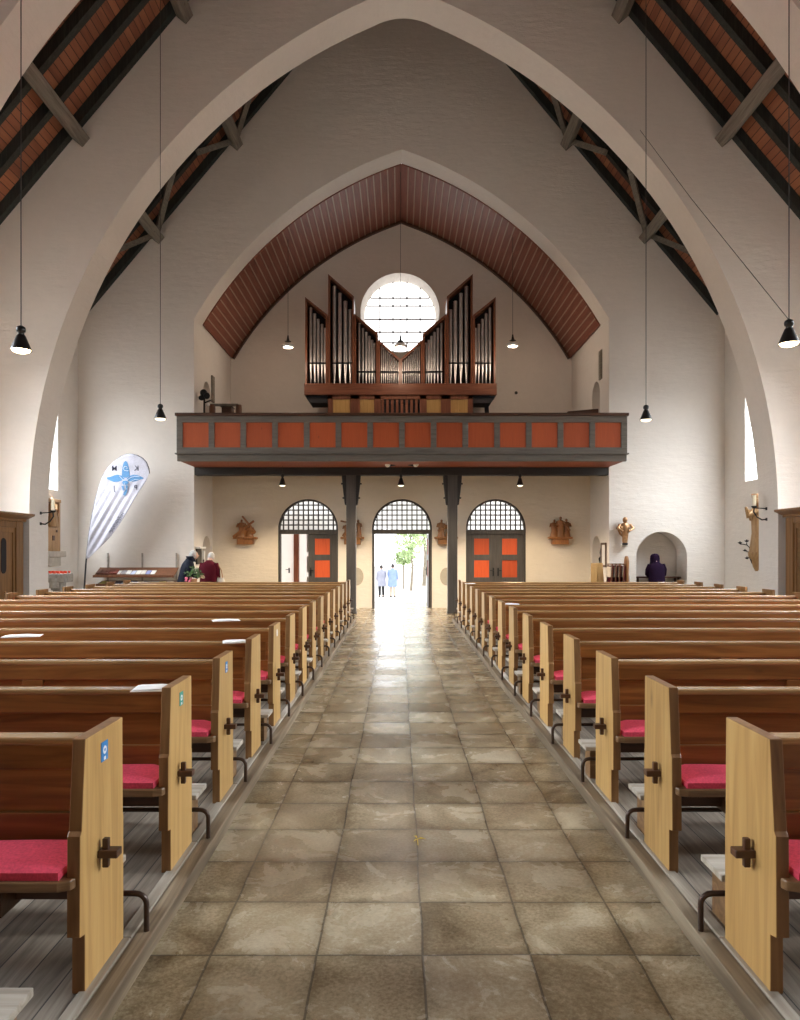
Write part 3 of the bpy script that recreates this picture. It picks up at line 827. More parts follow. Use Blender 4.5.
for s in (-1, 1):
    for k in range(1, 16): place(s, k)
place(-1, 0)
# cushions lie on the seats
cush = {}
def make_cushion(s):
    m = MB(); a, b, yA, yB, zA, zB = .062, LEN-.12, -.045, .235, .0, .05
    nx, ny = 60, 8; vs = []
    for i in range(nx+1):
        for j in range(ny+1):
            t, w = i/nx, j/ny
            ed = min(1, min(t, 1-t)*nx/1.5, min(w, 1-w)*ny/1.5)
            h = zB*(.55+.45*math.sqrt(max(0, ed))) + .003*math.sin(i*.9)*ed
            vs.append((s*(a+(b-a)*t), yA+(yB-yA)*w, h))
    fs = [(i*(ny+1)+j, (i+1)*(ny+1)+j, (i+1)*(ny+1)+j+1, i*(ny+1)+j+1) for i in range(nx) for j in range(ny)]
    nb_ = len(vs)
    vs2 = [(p[0], p[1], 0) for p in vs]
    m.add(vs, fs, True)
    rim = [i*(ny+1) for i in range(nx+1)] + [nx*(ny+1)+j for j in range(1, ny+1)] + [i*(ny+1)+ny for i in range(nx-1, -1, -1)] + [j for j in range(ny-1, 0, -1)]
    n = len(rim)
    m.add([vs[i] for i in rim] + [vs2[i] for i in rim], [(i, (i+1)%n, (i+1)%n+n, i+n) for i in range(n)] + [tuple(range(2*n-1, n-1, -1))], False)
    return m.build('seat_cushion', RED)
for s in (-1, 1):
    pc = make_cushion(s)
    for k in range(1, 11):
        c = pc if k == 1 else pc.copy()
        if k > 1: col.objects.link(c)
        p = pews[(s, k)].location; c.location = (p.x, p.y, PLAT+.4445)
        tag(c, 'long raspberry red cushion on the %s pew from the viewer, %s' % (ORD[k-1], word_side(s)), 'cushion', 'red pew cushions')
# stickers on the aisle ends
def sticker(k, mats, w, h, zc, yc, label):
    ep = [c for c in pews[(-1, k)].children if c.name.startswith('end_panel') and any(g.name.startswith('tusk') for g in c.children)][0]
    m = MB(); m.mi = 0; m.box(0, .002, yc-w/2, yc+w/2, zc-h/2, zc+h/2)
    m.mi = 1
    m.prism([(yc+w*.26*math.cos(2*PI*i/16), zc+h*.06+w*.26*math.sin(2*PI*i/16)) for i in range(16)], .002, .003, 'X')
    m.box(.002, .003, yc-w*.14, yc+w*.14, zc-h*.45, zc-h*.28)
    m.mi = 0
    m.prism([(yc+w*.10*math.cos(2*PI*i/12), zc+h*.06+w*.10*math.sin(2*PI*i/12)) for i in range(12)], .003, .0035, 'X')
    o = m.build('sticker', mats, ep); o['label'] = label
sticker(1, [STK, STKW], .062, .075, .835, .20, 'blue sticker with white symbol')
sticker(2, [STKG, STKW], .06, .07, .835, .20, 'green and blue sticker')
sticker(3, [STK, STKW], .055, .07, .84, .20, 'blue sticker with white symbol')
sticker(5, [STKW, STKW], .05, .06, .84, .2, 'white sticker')
# sheets of paper left on the top rails
for s, k, t0, w, lab in ((-1, 2, .02, .22, 'white sheet of paper on the second pew rail'), (-1, 4, .0, .25, 'white sheet on the fourth pew rail on the flag side'),
                      (-1, 6, .55, .28, 'white sheet on the sixth pew rail on the flag side'), (-1, 5, 2.0, .30, 'white sheet far in on the fifth pew rail, flag side'),
                      (1, 8, .06, .18, 'white sheet on the eighth pew rail, niche side'), (1, 14, .1, .25, 'white sheet on the last but one pew rail, niche side')):
    p = pews[(s, k)].location
    m = MB(); m.box(s*t0, s*(t0+w), -.09, .09, 0, .004); m.prism([(s*t0, .004), (s*(t0+w), .004), (s*(t0+w*.9), .010), (s*(t0+w*.4), .012)], -.08, .07)
    o = m.build('paper_sheet', PAPER, None, 0, (p.x + s*.03, p.y+.29, PLAT+.8725)); o.rotation_euler = (0, 0, .06*k)
    tag(o, lab, 'paper', 'sheets on the pew rails')

# ------------------------------------------------------------------ hanging lamps
def cone_lamp(name, label, p, cord_top, r, h, glow, group, tilt=None):
    """p: centre of the mouth"""
    t = thing(name, label, 'lamp', p, 0, group)
    m = MB(); m.lathe([(r, 0), (r*.98, .01), (r*.42, h*.70), (r*.36, h*.74)], n=24, cap=False); m.lathe([(r*.96, .004), (r*.38, h*.70)], n=24, cap=False); m.build('shade', BLACK, t)
    m = MB(); m.lathe([(r*.30, h*.74), (r*.30, h*.86), (r*.42, h*.88), (r*.46, h*1.0), (r*.40, h*1.10), (r*.12, h*1.18)], n=16); m.build('socket', BLACK, t)
    m = MB(); m.lathe([(.001, -.030), (r*.45, -.024), (r*.78, -.010), (r*.90, .012), (r*.80, .03), (.001, .04)], n=24); m.build('bulb', glow, t)
    m = MB(); m.tube([(0,0,h*1.15), (0,0,cord_top-p[2])], .006, 6); m.build('cord', CORD, t)
    return t
R1, H1 = .105, .30
lamps = [((21.5, 350.5, 7.5), 'flag side, in front of the big arch', 'black'), ((789.5, 343.5, 7.5), 'niche side, in front of the big arch', 'black')]
p = at(21, 350.5, 7.5); cone_lamp('pendant_lamp', 'lit black cone lamp hanging in front of the big arch on the flag side', p, roof_z(p.x)+.1, R1, .22, BULB, 'black cone pendants')
p = at(789, 344, 7.5); rlamp = cone_lamp('pendant_lamp', 'lit black cone lamp with a slanting stay wire in front of the big arch', p, roof_z(p.x)+.1, R1, .22, BULB, 'black cone pendants')
m = MB(); pa = Vector((0, 0, .25)); pb = at(640, 130, 14.46) - p
m.tube([pa, pa.lerp(pb, .5) + Vector((0,0,-.05)), pb], .004, 6); m.build('stay_wire', CORD, rlamp)
p = at(160.3, 419, 12.3); cone_lamp('pendant_lamp', 'black cone lamp on a long cord beside the balcony, above the flag', p, roof_z(p.x)+.1, R1, .22, BULBD, 'black cone pendants')
p = at(646, 420, 12.3); cone_lamp('pendant_lamp', 'black cone lamp on a long cord beside the balcony, niche side', p, roof_z(p.x)+.1, R1, .22, BULBD, 'black cone pendants')
for u, lab in ((282.5, 'small black cone lamp under the balcony before the half-open door'), (401, 'small black cone lamp under the balcony before the open middle door'), (520, 'small black cone lamp under the balcony before the closed doors')):
    p = at(u, 485.5, 18.8); cone_lamp('ceiling_lamp', lab, p, 3.88, .092, .26, BULBD, 'lamps under the balcony')
def bell_lamp(label, p, top, r):
    t = thing('bell_lamp', label, 'lamp', p, 0, 'lamps over the organ gallery')
    m = MB(); m.lathe([(r*.55, .10*r*10), (r*.30, .16), (r*.18, .24), (r*.10, .34)], n=20); m.build('socket', BLACK, t)
    m = MB(); m.lathe([(r*.80, 0), (r, .03), (r*.98, .07), (r*.55, .105)], n=24); m.build('shade', GLASSW, t)
    m = MB(); m.tube([(0,0,.32), (0,0,top-p[2])], .006, 6); m.build('cord', CORD, t)
    l = bpy.data.lights.new('bell_light', 'POINT'); l.energy = 38; l.color = (1.0, .78, .58); l.shadow_soft_size = .10
    o = bpy.data.objects.new('bell_light', l); col.objects.link(o); o.location = (p[0], p[1], p[2]-.10)
def vault_z(x):
    h = abs(x-XC); return ctr.y + math.sqrt(Rn**2 - (h-ctr.x)**2) - .02
for u, v, D, lab in ((288, 347.5, 20.4, 'glass bell lamp hanging over the gallery, flag side of the organ'), (512.7, 346.5, 20.4, 'glass bell lamp hanging over the gallery, niche side of the organ'), (400.5, 347.5, 20.2, 'glass bell lamp hanging in front of the round window')):
    p = at(u, v, D); bell_lamp(lab, p, vault_z(p.x), .17)
for u, lab, sx in ((391, 'small white spotlight on the balcony beam, flag-side one of two', -1), (412.5, 'small white spotlight on the balcony beam, niche-side one of two', 1)):
    p = at(u, 464, 18.5); t = thing('spotlight', lab, 'spotlight', p, 0, 'balcony spotlights')
    m = MB(); m.tube([(sx*.06, 0, -.02), (-sx*.10, .12, .02)], .05, 14); m.build('housing', BLACK, t)
    m = MB(); m.ball((sx*.085, -.03, -.015), .072); m.build('reflector_lamp', WHITEP, t)
    m = MB(); m.tube([(-sx*.05, .08, .0), (-sx*.05, .08, 3.885-p.z)], .015, 8); m.build('bracket', BLACK, t)

# ------------------------------------------------------------------ people
def skin_mesh(verts, edges, radii, name):
    me = bpy.data.meshes.new(name); me.from_pydata(verts, edges, []); o = bpy.data.objects.new(name, me); col.objects.link(o)
    md = o.modifiers.new('skin', 'SKIN'); md.use_smooth_shade = True
    sub = o.modifiers.new('sub', 'SUBSURF'); sub.levels = 1; sub.render_levels = 1
    for sv, r in zip(me.skin_vertices[0].data, radii): sv.radius = (r, r)
    me.skin_vertices[0].data[0].use_root = True
    dg = bpy.context.evaluated_depsgraph_get(); ev = o.evaluated_get(dg)
    m2 = bpy.data.meshes.new_from_object(ev); bpy.data.objects.remove(o)
    return m2
def person(label, loc, rz, coat, trousers, hair, lean=0, h=1.70, arms='down', hood=False, hem=.55, shoe=SHOE, head_down=.0, group=None):
    """faces local +y"""
    k = h/1.72
    root = thing('person', label, 'person', loc, rz, group)
    root.scale = (k, k, k)
    ca, sa = math.cos(lean), math.sin(lean)
    def up(x, y, z):                       # lean forward about the hips
        dz = z-.95; return (x, y*ca + dz*sa, .95 + dz*ca - y*sa)
    V = []; E = []; R = []
    def add(p, r, par=None):
        V.append(p); R.append(r); i = len(V)-1
        if par is not None: E.append((par, i))
        return i
    pel = add((0,0,.95), .13)
    sp = add(up(0,0,1.15), .125, pel); ch = add(up(0,.0,1.34), .115, sp); nk = add(up(0,.01,1.48), .055, ch)
    hd0 = add(up(0,.03+.3*head_down*.1,1.55), .07, nk); hd = add(up(0,.045+head_down*.10,1.63-head_down*.02), .092, hd0)
    for s in (-1, 1):
        sh = add(up(s*.16, 0, 1.39), .048, ch)
        if arms == 'down':
            el = add(up(s*.225, .03, 1.14), .046, sh); wr = add(up(s*.22, .16, .93), .032, el); fd = Vector((0,.35,-.94))
        else:
            el = add(up(s*.235, .06, 1.15), .046, sh); wr = add(up(s*.12, .30, 1.10), .032, el); fd = Vector((-s*.3,.95,0))
        wv = Vector(V[wr]); pm = add(tuple(wv + fd*.07), .028, wr)
        pv = Vector(V[pm]); sd = Vector((1,0,0)) if arms == 'down' else Vector((0,0,1))
        sd = Vector((0,.94,.35)) if arms == 'down' else Vector((0,0,1))
        for q, ln in ((-.028,.058), (-.010,.070), (.009,.066), (.027,.052)):
            a = add(tuple(pv + sd*q + fd*.028), .010, pm); a2 = add(tuple(pv + sd*q + fd*(.03+ln*.6)), .009, a)
            add(tuple(pv + sd*q + fd*(.03+ln) + Vector((-s*.015,0,0))), .008, a2)
        th = add(tuple(wv + fd*.04 + sd*.038), .011, wr); add(tuple(wv + fd*.085 + sd*.05), .009, th)
        hp = add((s*.09, 0, .88), .10, pel); kn = add((s*.10, .02, .49), .062, hp); an = add((s*.10, -.01, .09), .042, kn); add((s*.11, .14, .05), .035, an)
    me = skin_mesh(V, E, R, 'body')
    body = bpy.data.objects.new('body', me); col.objects.link(body); body.parent = root
    # head shape, nose and ears in the same mesh
    import bmesh
    bm = bmesh.new(); bm.from_mesh(me)
    hc = Vector(up(0, .05+head_down*.10, 1.62-head_down*.02))
    def blob(c, s3):
        r_ = bmesh.ops.create_uvsphere(bm, u_segments=14, v_segments=10, radius=1)
        bmesh.ops.scale(bm, vec=s3, verts=r_['verts']); bmesh.ops.translate(bm, vec=c, verts=r_['verts'])
    blob(hc, (.078,.098,.115)); blob(hc+Vector((0,.10,-.01)), (.014,.022,.024)); blob(hc+Vector((.078,0,0)), (.012,.022,.032)); blob(hc+Vector((-.078,0,0)), (.012,.022,.032))
    blob(hc+Vector((0,.088,-.055)), (.026,.012,.008)); blob(hc+Vector((.03,.088,.012)), (.012,.008,.008)); blob(hc+Vector((-.03,.088,.012)), (.012,.008,.008))
    bm.to_mesh(me); bm.free(); me.materials.append(SKIN)
    for p_ in me.polygons: p_.use_smooth = True
    m = MB(); m.rings([(hc.x, hc.y-.012-.02*max(0,1-i/5), hc.z-.06+.19*i/9, max(.004,.092*math.sqrt(max(0,1-((-.06+.19*i/9)/.131)**2))), max(.004,.108*math.sqrt(max(0,1-((-.06+.19*i/9)/.131)**2)))) for i in range(10)], 16)
    hv = m.v; m.v = [(x, min(y, hc.y+.045+.25*max(0, z-hc.z-.03)), z) for x, y, z in hv]
    m.build('hair', hair, root)
    # coat: lofted body and sleeves
    m = MB(); rg = []
    for zz, rx, ry in ((hem, .255, .19), (.75, .25, .185), (.95, .235, .175), (1.12, .225, .165), (1.27, .235, .16), (1.37, .225, .145), (1.43, .175, .115), (1.48, .09, .085), (1.51, .078, .078)):
        c = up(0, .0, zz) if zz > .95 else (0, 0, zz)
        rg.append((c[0], c[1], c[2], rx, ry))
    m.rings(rg, 20)
    for s in (-1, 1):
        sh = up(s*.165, 0, 1.41)
        if arms == 'down': pts = [sh, up(s*.225, .02, 1.27), up(s*.235, .03, 1.14), up(s*.225, .155, .955)]
        else: pts = [sh, up(s*.235, .03, 1.27), up(s*.245, .06, 1.15), up(s*.13, .28, 1.105)]
        m.tube(pts, [.085, .075, .066, .05], 12)
    m.build('coat', coat, root)
    if hood == 'up':
        m = MB(); m.rings([(hc.x, hc.y-.015, hc.z+q[0], q[1], q[1]*1.08) for q in ((-.24,.19),(-.17,.155),(-.10,.135),(0,.135),(.07,.125),(.11,.10),(.135,.06),(.145,.01))], 18); m.v = [(x, min(y, hc.y+.05+.3*max(0,z-hc.z)) if z > hc.z-.12 else y, z) for x, y, z in m.v]; m.build('hood', coat, root)
    elif hood:
        m = MB(); m.rings([(hc.x, hc.y-.05-.01*i, hc.z-.16+.028*i, .125-.004*abs(i-3), .10) for i in range(6)], 16); m.build('hood', coat, root)
    m = MB()
    for s in (-1, 1): m.tube([(s*.09,0,.90), (s*.10,.02,.49), (s*.10,-.01,.10)], [.105,.078,.062], 12)
    m.build('trousers', trousers, root)
    for s in (-1, 1):
        m = MB(); m.ball((s*.105,.05,.04), .048,.13,.04); m.box(s*.105-.045, s*.105+.045, -.07,.16,0,.02); m.build('shoe', shoe, root)
    return root
# visitors by the leaflet rack
pn = at(184.5, 0, 17.6); person('person in a navy hooded coat with grey hair, bending over a potted plant', (pn.x, 17.6, 0), math.radians(-68), NAVY, TROU, HAIRG, lean=.20, h=1.70, arms='fore', hood=True, hem=.62, head_down=.5)
pb_ = at(208.5, 0, 18.2); person('person in a burgundy coat with grey hair, seen from behind', (pb_.x, 18.2, 0), math.radians(-8), BURG, TROU, HAIRG, lean=.10, h=1.64, arms='down', hem=.5, head_down=.8)
pp_ = at(656.5, 0, 19.0); person('person in a dark purple hooded coat standing in the arched wall niche', (pp_.x, 18.98, 0), 0, PURP, TROU, HAIRD, lean=.06, h=1.58, arms='fore', hood='up', hem=.45, head_down=.8)
p1 = at(381.5, 597, 38); person('person in a pale grey coat outside the open door, facing away', (p1.x, 38, -.8), .35, COATG, TROU, HAIRD, h=1.68, hem=.6)
p2 = at(392.5, 597, 38); person('person in a bright blue coat outside the open door', (p2.x, 38, -.8), -.3, COATB, TROUB, HAIRD, h=1.74, hem=.55)

# plant held between the two visitors, bag on the shoulder
t = thing('potted_plant', 'green potted plant with pink flowers between the two visitors', 'plant', (at(194.5,0,17.5).x, 17.42, .86))
m = MB(); m.lathe([(.06, -.05), (.09, .12), (.095, .13)], n=16); m.build('pot', POT, t)
m = MB()
for i in range(170):
    a, e, rr = random.uniform(0, 2*PI), random.uniform(-.2, 1.3), random.uniform(.10, .24)
    c = Vector((rr*math.cos(a)*math.cos(e), rr*math.sin(a)*math.cos(e), .20+rr*math.sin(e)))
    d = Vector((random.uniform(-1,1), random.uniform(-1,1), random.uniform(-1,1))).normalized(); s_ = d.orthogonal().normalized()
    m.add([c-d*.04, c+s_*.018, c+d*.04, c-s_*.018], [(0,1,2,3)])
m.build('foliage', LEAF, t)
m = MB()
for i in range(14): 
    a = random.uniform(0, 2*PI); m.ball((-.10+.07*math.cos(a), -.06+.05*math.sin(a), .06+random.uniform(0,.1)), .028, n=6, m=4)
m.build('flowers', PINK, t)
t = thing('shoulder_bag', 'cream shoulder bag with orange strap beside the burgundy coat', 'bag', (at(220.6,0,18.2).x, 18.2, .85))
m = MB(); m.rings([(0,0,-.18,.09,.05),(0,0,-.12,.12,.07),(0,0,.05,.11,.06),(0,0,.14,.08,.035)], 14); m.build('pouch', BAGW, t)
m = MB(); m.tube([(-.07,0,.12), (-.05,0,.35), (-.10,0,.47)], .014, 6); m.tube([(.06,0,.12), (.02,0,.33), (-.06,0,.46)], .014, 6); m.build('strap', POT, t)

# ------------------------------------------------------------------ flag
FD = 18.45; fs = FD / F
t = thing('feather_flag', 'tall white feather flag with a blue emblem and mirrored letters, by the book rack', 'flag', at(81, 602, FD))
o0 = t.location.copy()
def fl(u, v, dy=0): 
    q = at(u, v, FD); return Vector((q.x-o0.x, dy, q.z-o0.z))
pole = [(82,601),(84.2,589.5),(86,562),(89,535),(92.3,515),(96.3,497.5),(99.5,486),(103.5,475),(108.5,467),(115,460.8),(121,456.6),(126.5,454.4),(132.5,454.2),(138,455.8),(143,458.4),(146.6,462.2),(149,468.5),(149.5,473.5)]
edge2 = [(149.5,473.5),(146,482),(139,492.5),(132,504.5),(125,517),(119,526),(112,535.5),(104,544),(96,551.5),(88.6,558.5)]
m = MB(); m.tube([fl(u, v) for u, v in pole], [.022]*6+[.014]*8+[.009]*4, 8); m.build('pole', POLEM, t)
def resample(pts, n):
    P = [Vector(p) for p in pts]; Ls = [0]
    for a, b in zip(P, P[1:]): Ls.append(Ls[-1]+(b-a).length)
    out_ = []
    for i in range(n+1):
        s_ = Ls[-1]*i/n; j = max(k for k in range(len(P)) if Ls[k] <= s_+1e-9); j = min(j, len(P)-2)
        out_.append(P[j].lerp(P[j+1], (s_-Ls[j])/max(1e-9, Ls[j+1]-Ls[j])))
    return out_
def fold(u, v):
    """gathers running down along the slanting free edge, fading towards the head"""
    d = (u-110)*.86 + (v-500)*.50           # across the folds
    fade = max(0, min(1, (v-474)/30)) * max(0, min(1, (565-v)/25))
    return -.03 - .017*math.sin(d*.95)*fade - .008*math.sin(d*.37+1)*fade
nr, ncl = 70, 22
A = resample([q for q in pole if q[1] < 560 and q[0] < 149.5][0:] , nr)   # along the pole, bottom to tip
A = resample([(86.2,558.5)] + pole[3:], nr)
B = resample(list(reversed(edge2)), nr)
mb = MB(); vs = []
for i in range(nr+1):
    for j in range(ncl+1):
        q = A[i].lerp(B[i], j/ncl); vs.append(fl(q.x, q.y, -.022 + (fold(q.x, q.y)+.022)*min(1, j/4)))
fsx = [(i*(ncl+1)+j, (i+1)*(ncl+1)+j, (i+1)*(ncl+1)+j+1, i*(ncl+1)+j+1) for i in range(nr) for j in range(ncl)]
mb.add(vs, fsx, True)
sheet = mb.build('sail', FLAGM, t)
sol = sheet.modifiers.new('cloth', 'SOLIDIFY'); sol.thickness = .004
# printed emblem: four blades of a bird-like cross
def petal(pts): 
    return [fl(u, v, fold(u, v) - .012) for u, v in pts]
def flat(mb, pts, lift=.0):
    v = [fl(u, w, -.05-lift) for u, w in pts]; v2 = [p + Vector((0, .004, 0)) for p in v]; n = len(v)
    mb.add(v+v2, [tuple(range(n)), tuple(range(2*n-1, n-1, -1))] + [(i, (i+1)%n, (i+1)%n+n, i+n) for i in range(n)])
cv = lambda x, y: (95+x*.075, 450+y*.075)
m = MB()
flat(m, [cv(*q) for q in ((365,350),(368,270),(380,200),(395,160),(415,148),(435,160),(452,210),(464,270),(470,345),(430,370),(400,372))], -.013)
flat(m, [cv(*q) for q in ((365,345),(310,330),(260,340),(215,360),(160,368),(172,390),(215,412),(260,428),(320,424),(370,405),(400,385))], -.013)
flat(m, [cv(*q) for q in ((430,385),(470,345),(530,330),(590,342),(650,370),(655,385),(610,395),(575,410),(520,424),(470,420),(440,405))], -.013)
flat(m, [cv(*q) for q in ((372,430),(390,412),(430,412),(458,432),(440,462),(400,470),(378,455))])
flat(m, [cv(*q) for q in ((362,480),(392,478),(400,540),(380,540))]); flat(m, [cv(*q) for q in ((425,470),(445,480),(435,560),(412,610),(385,605),(392,570),(412,540))])
m.build('emblem', FBLUE, t)
m = MB()
def stroke(pts, w): m.tube([fl(*cv(*q), -.042 if max(p_[1] for p_ in pts) < 450 else -.053) for q in pts], w, 6)
stroke([(405,280),(385,250),(400,222),(430,222),(440,245),(425,255)], .006); stroke([(405,275),(430,280),(455,278)], .006)
stroke([(335,350),(375,395),(420,420),(440,400),(480,370),(540,352),(600,360)], .006); stroke([(400,440),(425,520),(395,560)], .006); stroke([(480,425),(540,395),(590,398)], .005)
m.build('emblem_line', FLWHITE, t)
def letters(txt, u, v, size_px, mirror=True, ang=0, mat=FINK, bold=.0):
    cu = bpy.data.curves.new('letter', 'FONT'); cu.body = txt; cu.align_x = 'CENTER'; cu.align_y = 'CENTER'; cu.size = size_px*fs*1.4; cu.extrude = .002; cu.offset = bold
    tmp = bpy.data.objects.new('letter', cu); col.objects.link(tmp)
    dg = bpy.context.evaluated_depsgraph_get(); me = bpy.data.meshes.new_from_object(tmp.evaluated_get(dg)); bpy.data.objects.remove(tmp)
    o = bpy.data.objects.new('letter' if len(txt) == 1 else 'lettering', me); col.objects.link(o); o.parent = t
    c = fl(u, v, -.035 if v < 475 else -.046 if len(txt) == 1 else -.053)
    M = Matrix.Translation(c) @ Matrix.Rotation(ang, 4, 'Y') @ Matrix.Rotation(PI/2, 4, 'X') @ Matrix.Diagonal((-1 if mirror else 1, 1, 1, 1))
    me.transform(M); me.materials.append(mat)
    if mirror: me.flip_normals()
letters('M', 114.9, 468.8, 5.2, bold=.0008); letters('K', 137, 468.6, 5.2, bold=.0008); letters('J', 114.9, 488.6, 5.2, bold=.0008); letters('P', 136.4, 488, 5.2, bold=.0008)
letters('Katholisches', 115, 524.5, 2.6, ang=math.radians(-57)); letters('Militärpfarramt', 118.5, 522.5, 2.6, ang=math.radians(-57))
m = MB(); m.box(-.28, .28, -.25, .25, 0, .06); m.lathe([(.05, .06), (.03, .16)], n=12); bse = m.build('foot', BLACK, t)
bse.location = (fl(82,601).x, 0, -o0.z)

# ------------------------------------------------------------------ book rack at the end wall
RD = 18.85
rack = thing('book_rack', 'long brown wooden leaflet rack hung on the end wall behind the flag', 'rack', at(137, 590, RD))
r0 = rack.location.copy()
def rk(u, v, dy=0): q = at(u, v, RD+dy); return Vector((q.x-r0.x, dy, q.z-r0.z))
a, b = rk(97.5, 576), rk(177, 576)
m = MB(); h = rk(0, 569.8).z - a.z
m.prism([(-.28, a.z-.02), (-.28, a.z), (.16, a.z+h+.06), (.16, a.z+h+.04)], a.x, b.x, 'X'); m.box(a.x, b.x, -.30, -.275, a.z-.03, a.z+.035); m.build('sloping_shelf', CARVED, rack, .004)
m = MB(); zl_ = rk(0, 584.5).z
m.prism([(-.22, zl_-.02), (-.22, zl_), (.18, zl_+.10), (.18, zl_+.08)], a.x+.05, b.x, 'X'); m.box(a.x+.05, b.x, -.24, -.215, zl_-.03, zl_+.03); m.build('lower_shelf', CARVED, rack, .004)
for u in (104.5, 139.5, 174):
    q = rk(u, 553); m = MB(); m.box(q.x-.02, q.x+.02, .20, .225, zl_-.1, q.z); m.build('upright', SAND, rack)
cols = [(.75,.73,.70), (.30,.28,.30), (.78,.76,.72), (.55,.60,.75), (.80,.78,.72), (.70,.66,.60), (.28,.32,.60), (.78,.76,.74)]
words_ = ['white', 'dark grey', 'pale white', 'pale blue', 'cream', 'beige', 'deep blue', 'wide white']
slope = math.atan2(h+.06, .44)
for i, (c, wd) in enumerate(zip(cols, words_)):
    u = 120.5 + i*4.9
    q = rk(u, 573)
    m = MB(); m.box(-.055, .055, -.10, .10, 0, .006 + .004*(i % 3)); m.box(-.05, .05, -.095, .095, .006+.004*(i%3), .0085+.004*(i%3))
    o = m.build('leaflet', plain('leaflet_%d' % i, c, .6), None, 0, r0 + Vector((q.x, -.10, a.z+.055+.075)))
    o.rotation_euler = (slope, 0, .05*((i % 3)-1))
    o.location.z = r0.z + a.z + .005 + math.tan(slope)*.18
    tag(o, '%s leaflet on the sloping shelf of the rack, %s from the flag' % (wd, ORD[i]), 'leaflet', 'leaflets on the sloping shelf')
for i in range(5):
    u = 101 + i*4.2
    q = rk(u, 573); m = MB(); m.box(-.05, .05, -.11, .11, 0, .03); m.box(-.046, .05, -.105, .105, .03, .034)
    o = m.build('hymn_book', plain('hymnal_%d' % i, (.10+.02*i,.035,.02), .5), None, 0, r0 + Vector((q.x, -.10, 0)))
    o.rotation_euler = (slope, 0, 0); o.location.z = r0.z + a.z + .005 + math.tan(slope)*.18
    tag(o, 'dark red hymn book on the sloping shelf, %s from the flag' % ORD[i], 'book', 'hymn books on the sloping shelf')
c2 = [(.55,.48,.12), (.80,.62,.55), (.10,.11,.16), (.50,.55,.66), (.06,.06,.07), (.70,.60,.42), (.35,.35,.36), (.62,.66,.70), (.72,.66,.30), (.78,.77,.75)]
w2 = ['yellow', 'pink', 'black', 'grey blue', 'dark', 'tan', 'grey', 'pale blue', 'pale yellow', 'white']
sl2 = math.atan2(.10, .40)
for i, (c, wd) in enumerate(zip(c2, w2)):
    q = rk(105 + i*7.2, 582)
    m = MB(); m.box(-.085, .085, -.10, .10, 0, .012); m.box(-.08, .08, -.095, .095, .012, .016)
    o = m.build('brochure', plain('brochure_%d' % i, c, .6), None, 0, r0 + Vector((q.x, -.06, zl_ + .006 + math.tan(sl2)*.16)))
    o.rotation_euler = (sl2, 0, .08*((i % 3)-1))
    tag(o, '%s brochure on the lower shelf of the rack' % wd, 'brochure', 'brochures on the lower shelf')

# ------------------------------------------------------------------ carved figures
def figure(m, x, y, z0, h, w, turn=0, arm=None):
    """robed figure: lofted gown, shoulders, head and two arms"""
    d = w*.8
    m.rings([(x, y, z0, w*.52, d*.5), (x, y, z0+h*.10, w*.46, d*.46), (x+.01*h, y, z0+h*.35, w*.36, d*.40), (x, y, z0+h*.58, w*.36, d*.40), (x, y, z0+h*.74, w*.44, d*.42), (x, y, z0+h*.81, w*.30, d*.30), (x, y, z0+h*.84, w*.13, d*.15)], 12)
    hr = h*.078
    m.ball((x+turn*hr*.3, y-hr*.2, z0+h*.92), hr*.85, hr, hr*1.15, 10, 8)
    m.ball((x, y-hr*1.1+0, z0+h*.915), hr*.2, hr*.3, hr*.3, 6, 5)
    for s in (-1, 1):
        e = (x+s*w*.50, y-d*.2, z0+h*.60)
        hnd = (x+s*w*.10, y-d*.62, z0+h*.60) if not arm else arm(s)
        m.tube([(x+s*w*.38, y, z0+h*.76), e, hnd], [w*.12, w*.11, w*.07], 8)
        m.ball(hnd, w*.07, n=6, m=5)
def station(label, u, v, kind, mat):
    c = at(u, 544.5, DY-.10)
    t = thing('station_relief', label, 'wood carving', (c.x, DY-.14, c.z), 0, 'carved stations of the cross')
    s = DY/F
    m = MB(); m.box(-.24, .24, -.04, .1395, 0, .16); m.box(-.34, .34, -.09, .1395, .16, .22); m.build('plinth', mat, t, .01)
    if kind == 0:        # figure fallen under the cross, helper behind
        m = MB(); figure(m, -.10, .0, .22, .50, .26); figure(m, .12, .02, .22, .34, .26); m.ball((.22,-.02,.36), .10, .08, .07)
        m.rings([(-.16,0,.22,.16,.1),(-.1,0,.34,.14,.1),(.02,0,.44,.10,.08)], 10); m.build('figures', mat, t)
        m = MB(); m.obox((-.34, -.06, .22), (.26, -.04, .68), .07, .06); m.obox((-.08, -.02, .82), (.30, -.02, .36), .06, .05); m.build('cross', mat, t, .006)
    elif kind == 1:      # three standing figures
        m = MB(); figure(m, -.18, .02, .22, .50, .24, 1); figure(m, 0, -.02, .22, .58, .26); figure(m, .19, .02, .22, .52, .22, -1); m.build('figures', mat, t)
        m = MB(); m.obox((.08, -.08, .66), (.27, -.06, .40), .05, .04); m.build('beam', mat, t, .006)
    elif kind == 2:      # cross leaning, figures beside
        m = MB(); figure(m, -.16, .02, .22, .42, .22, 1); figure(m, .18, .02, .22, .50, .18, -1); figure(m, .0, -.02, .22, .36, .22); m.build('figures', mat, t)
        m = MB(); m.obox((-.34, -.06, .68), (.02, -.05, .60), .06, .05); m.obox((-.28, -.06, .24), (.06, -.05, .74), .06, .05); m.build('cross', mat, t, .006)
    else:
        m = MB(); figure(m, -.14, .02, .22, .50, .24, 1); figure(m, .10, -.02, .22, .44, .24); m.build('figures', mat, t)
        m = MB(); m.obox((-.25, -.07, .40), (.28, -.06, .56), .06, .05); m.build('cross', mat, t, .006)
station('dark carved relief of a fallen figure with a cross, beside the half-open door', 245.5, 531, 0, CARVER)
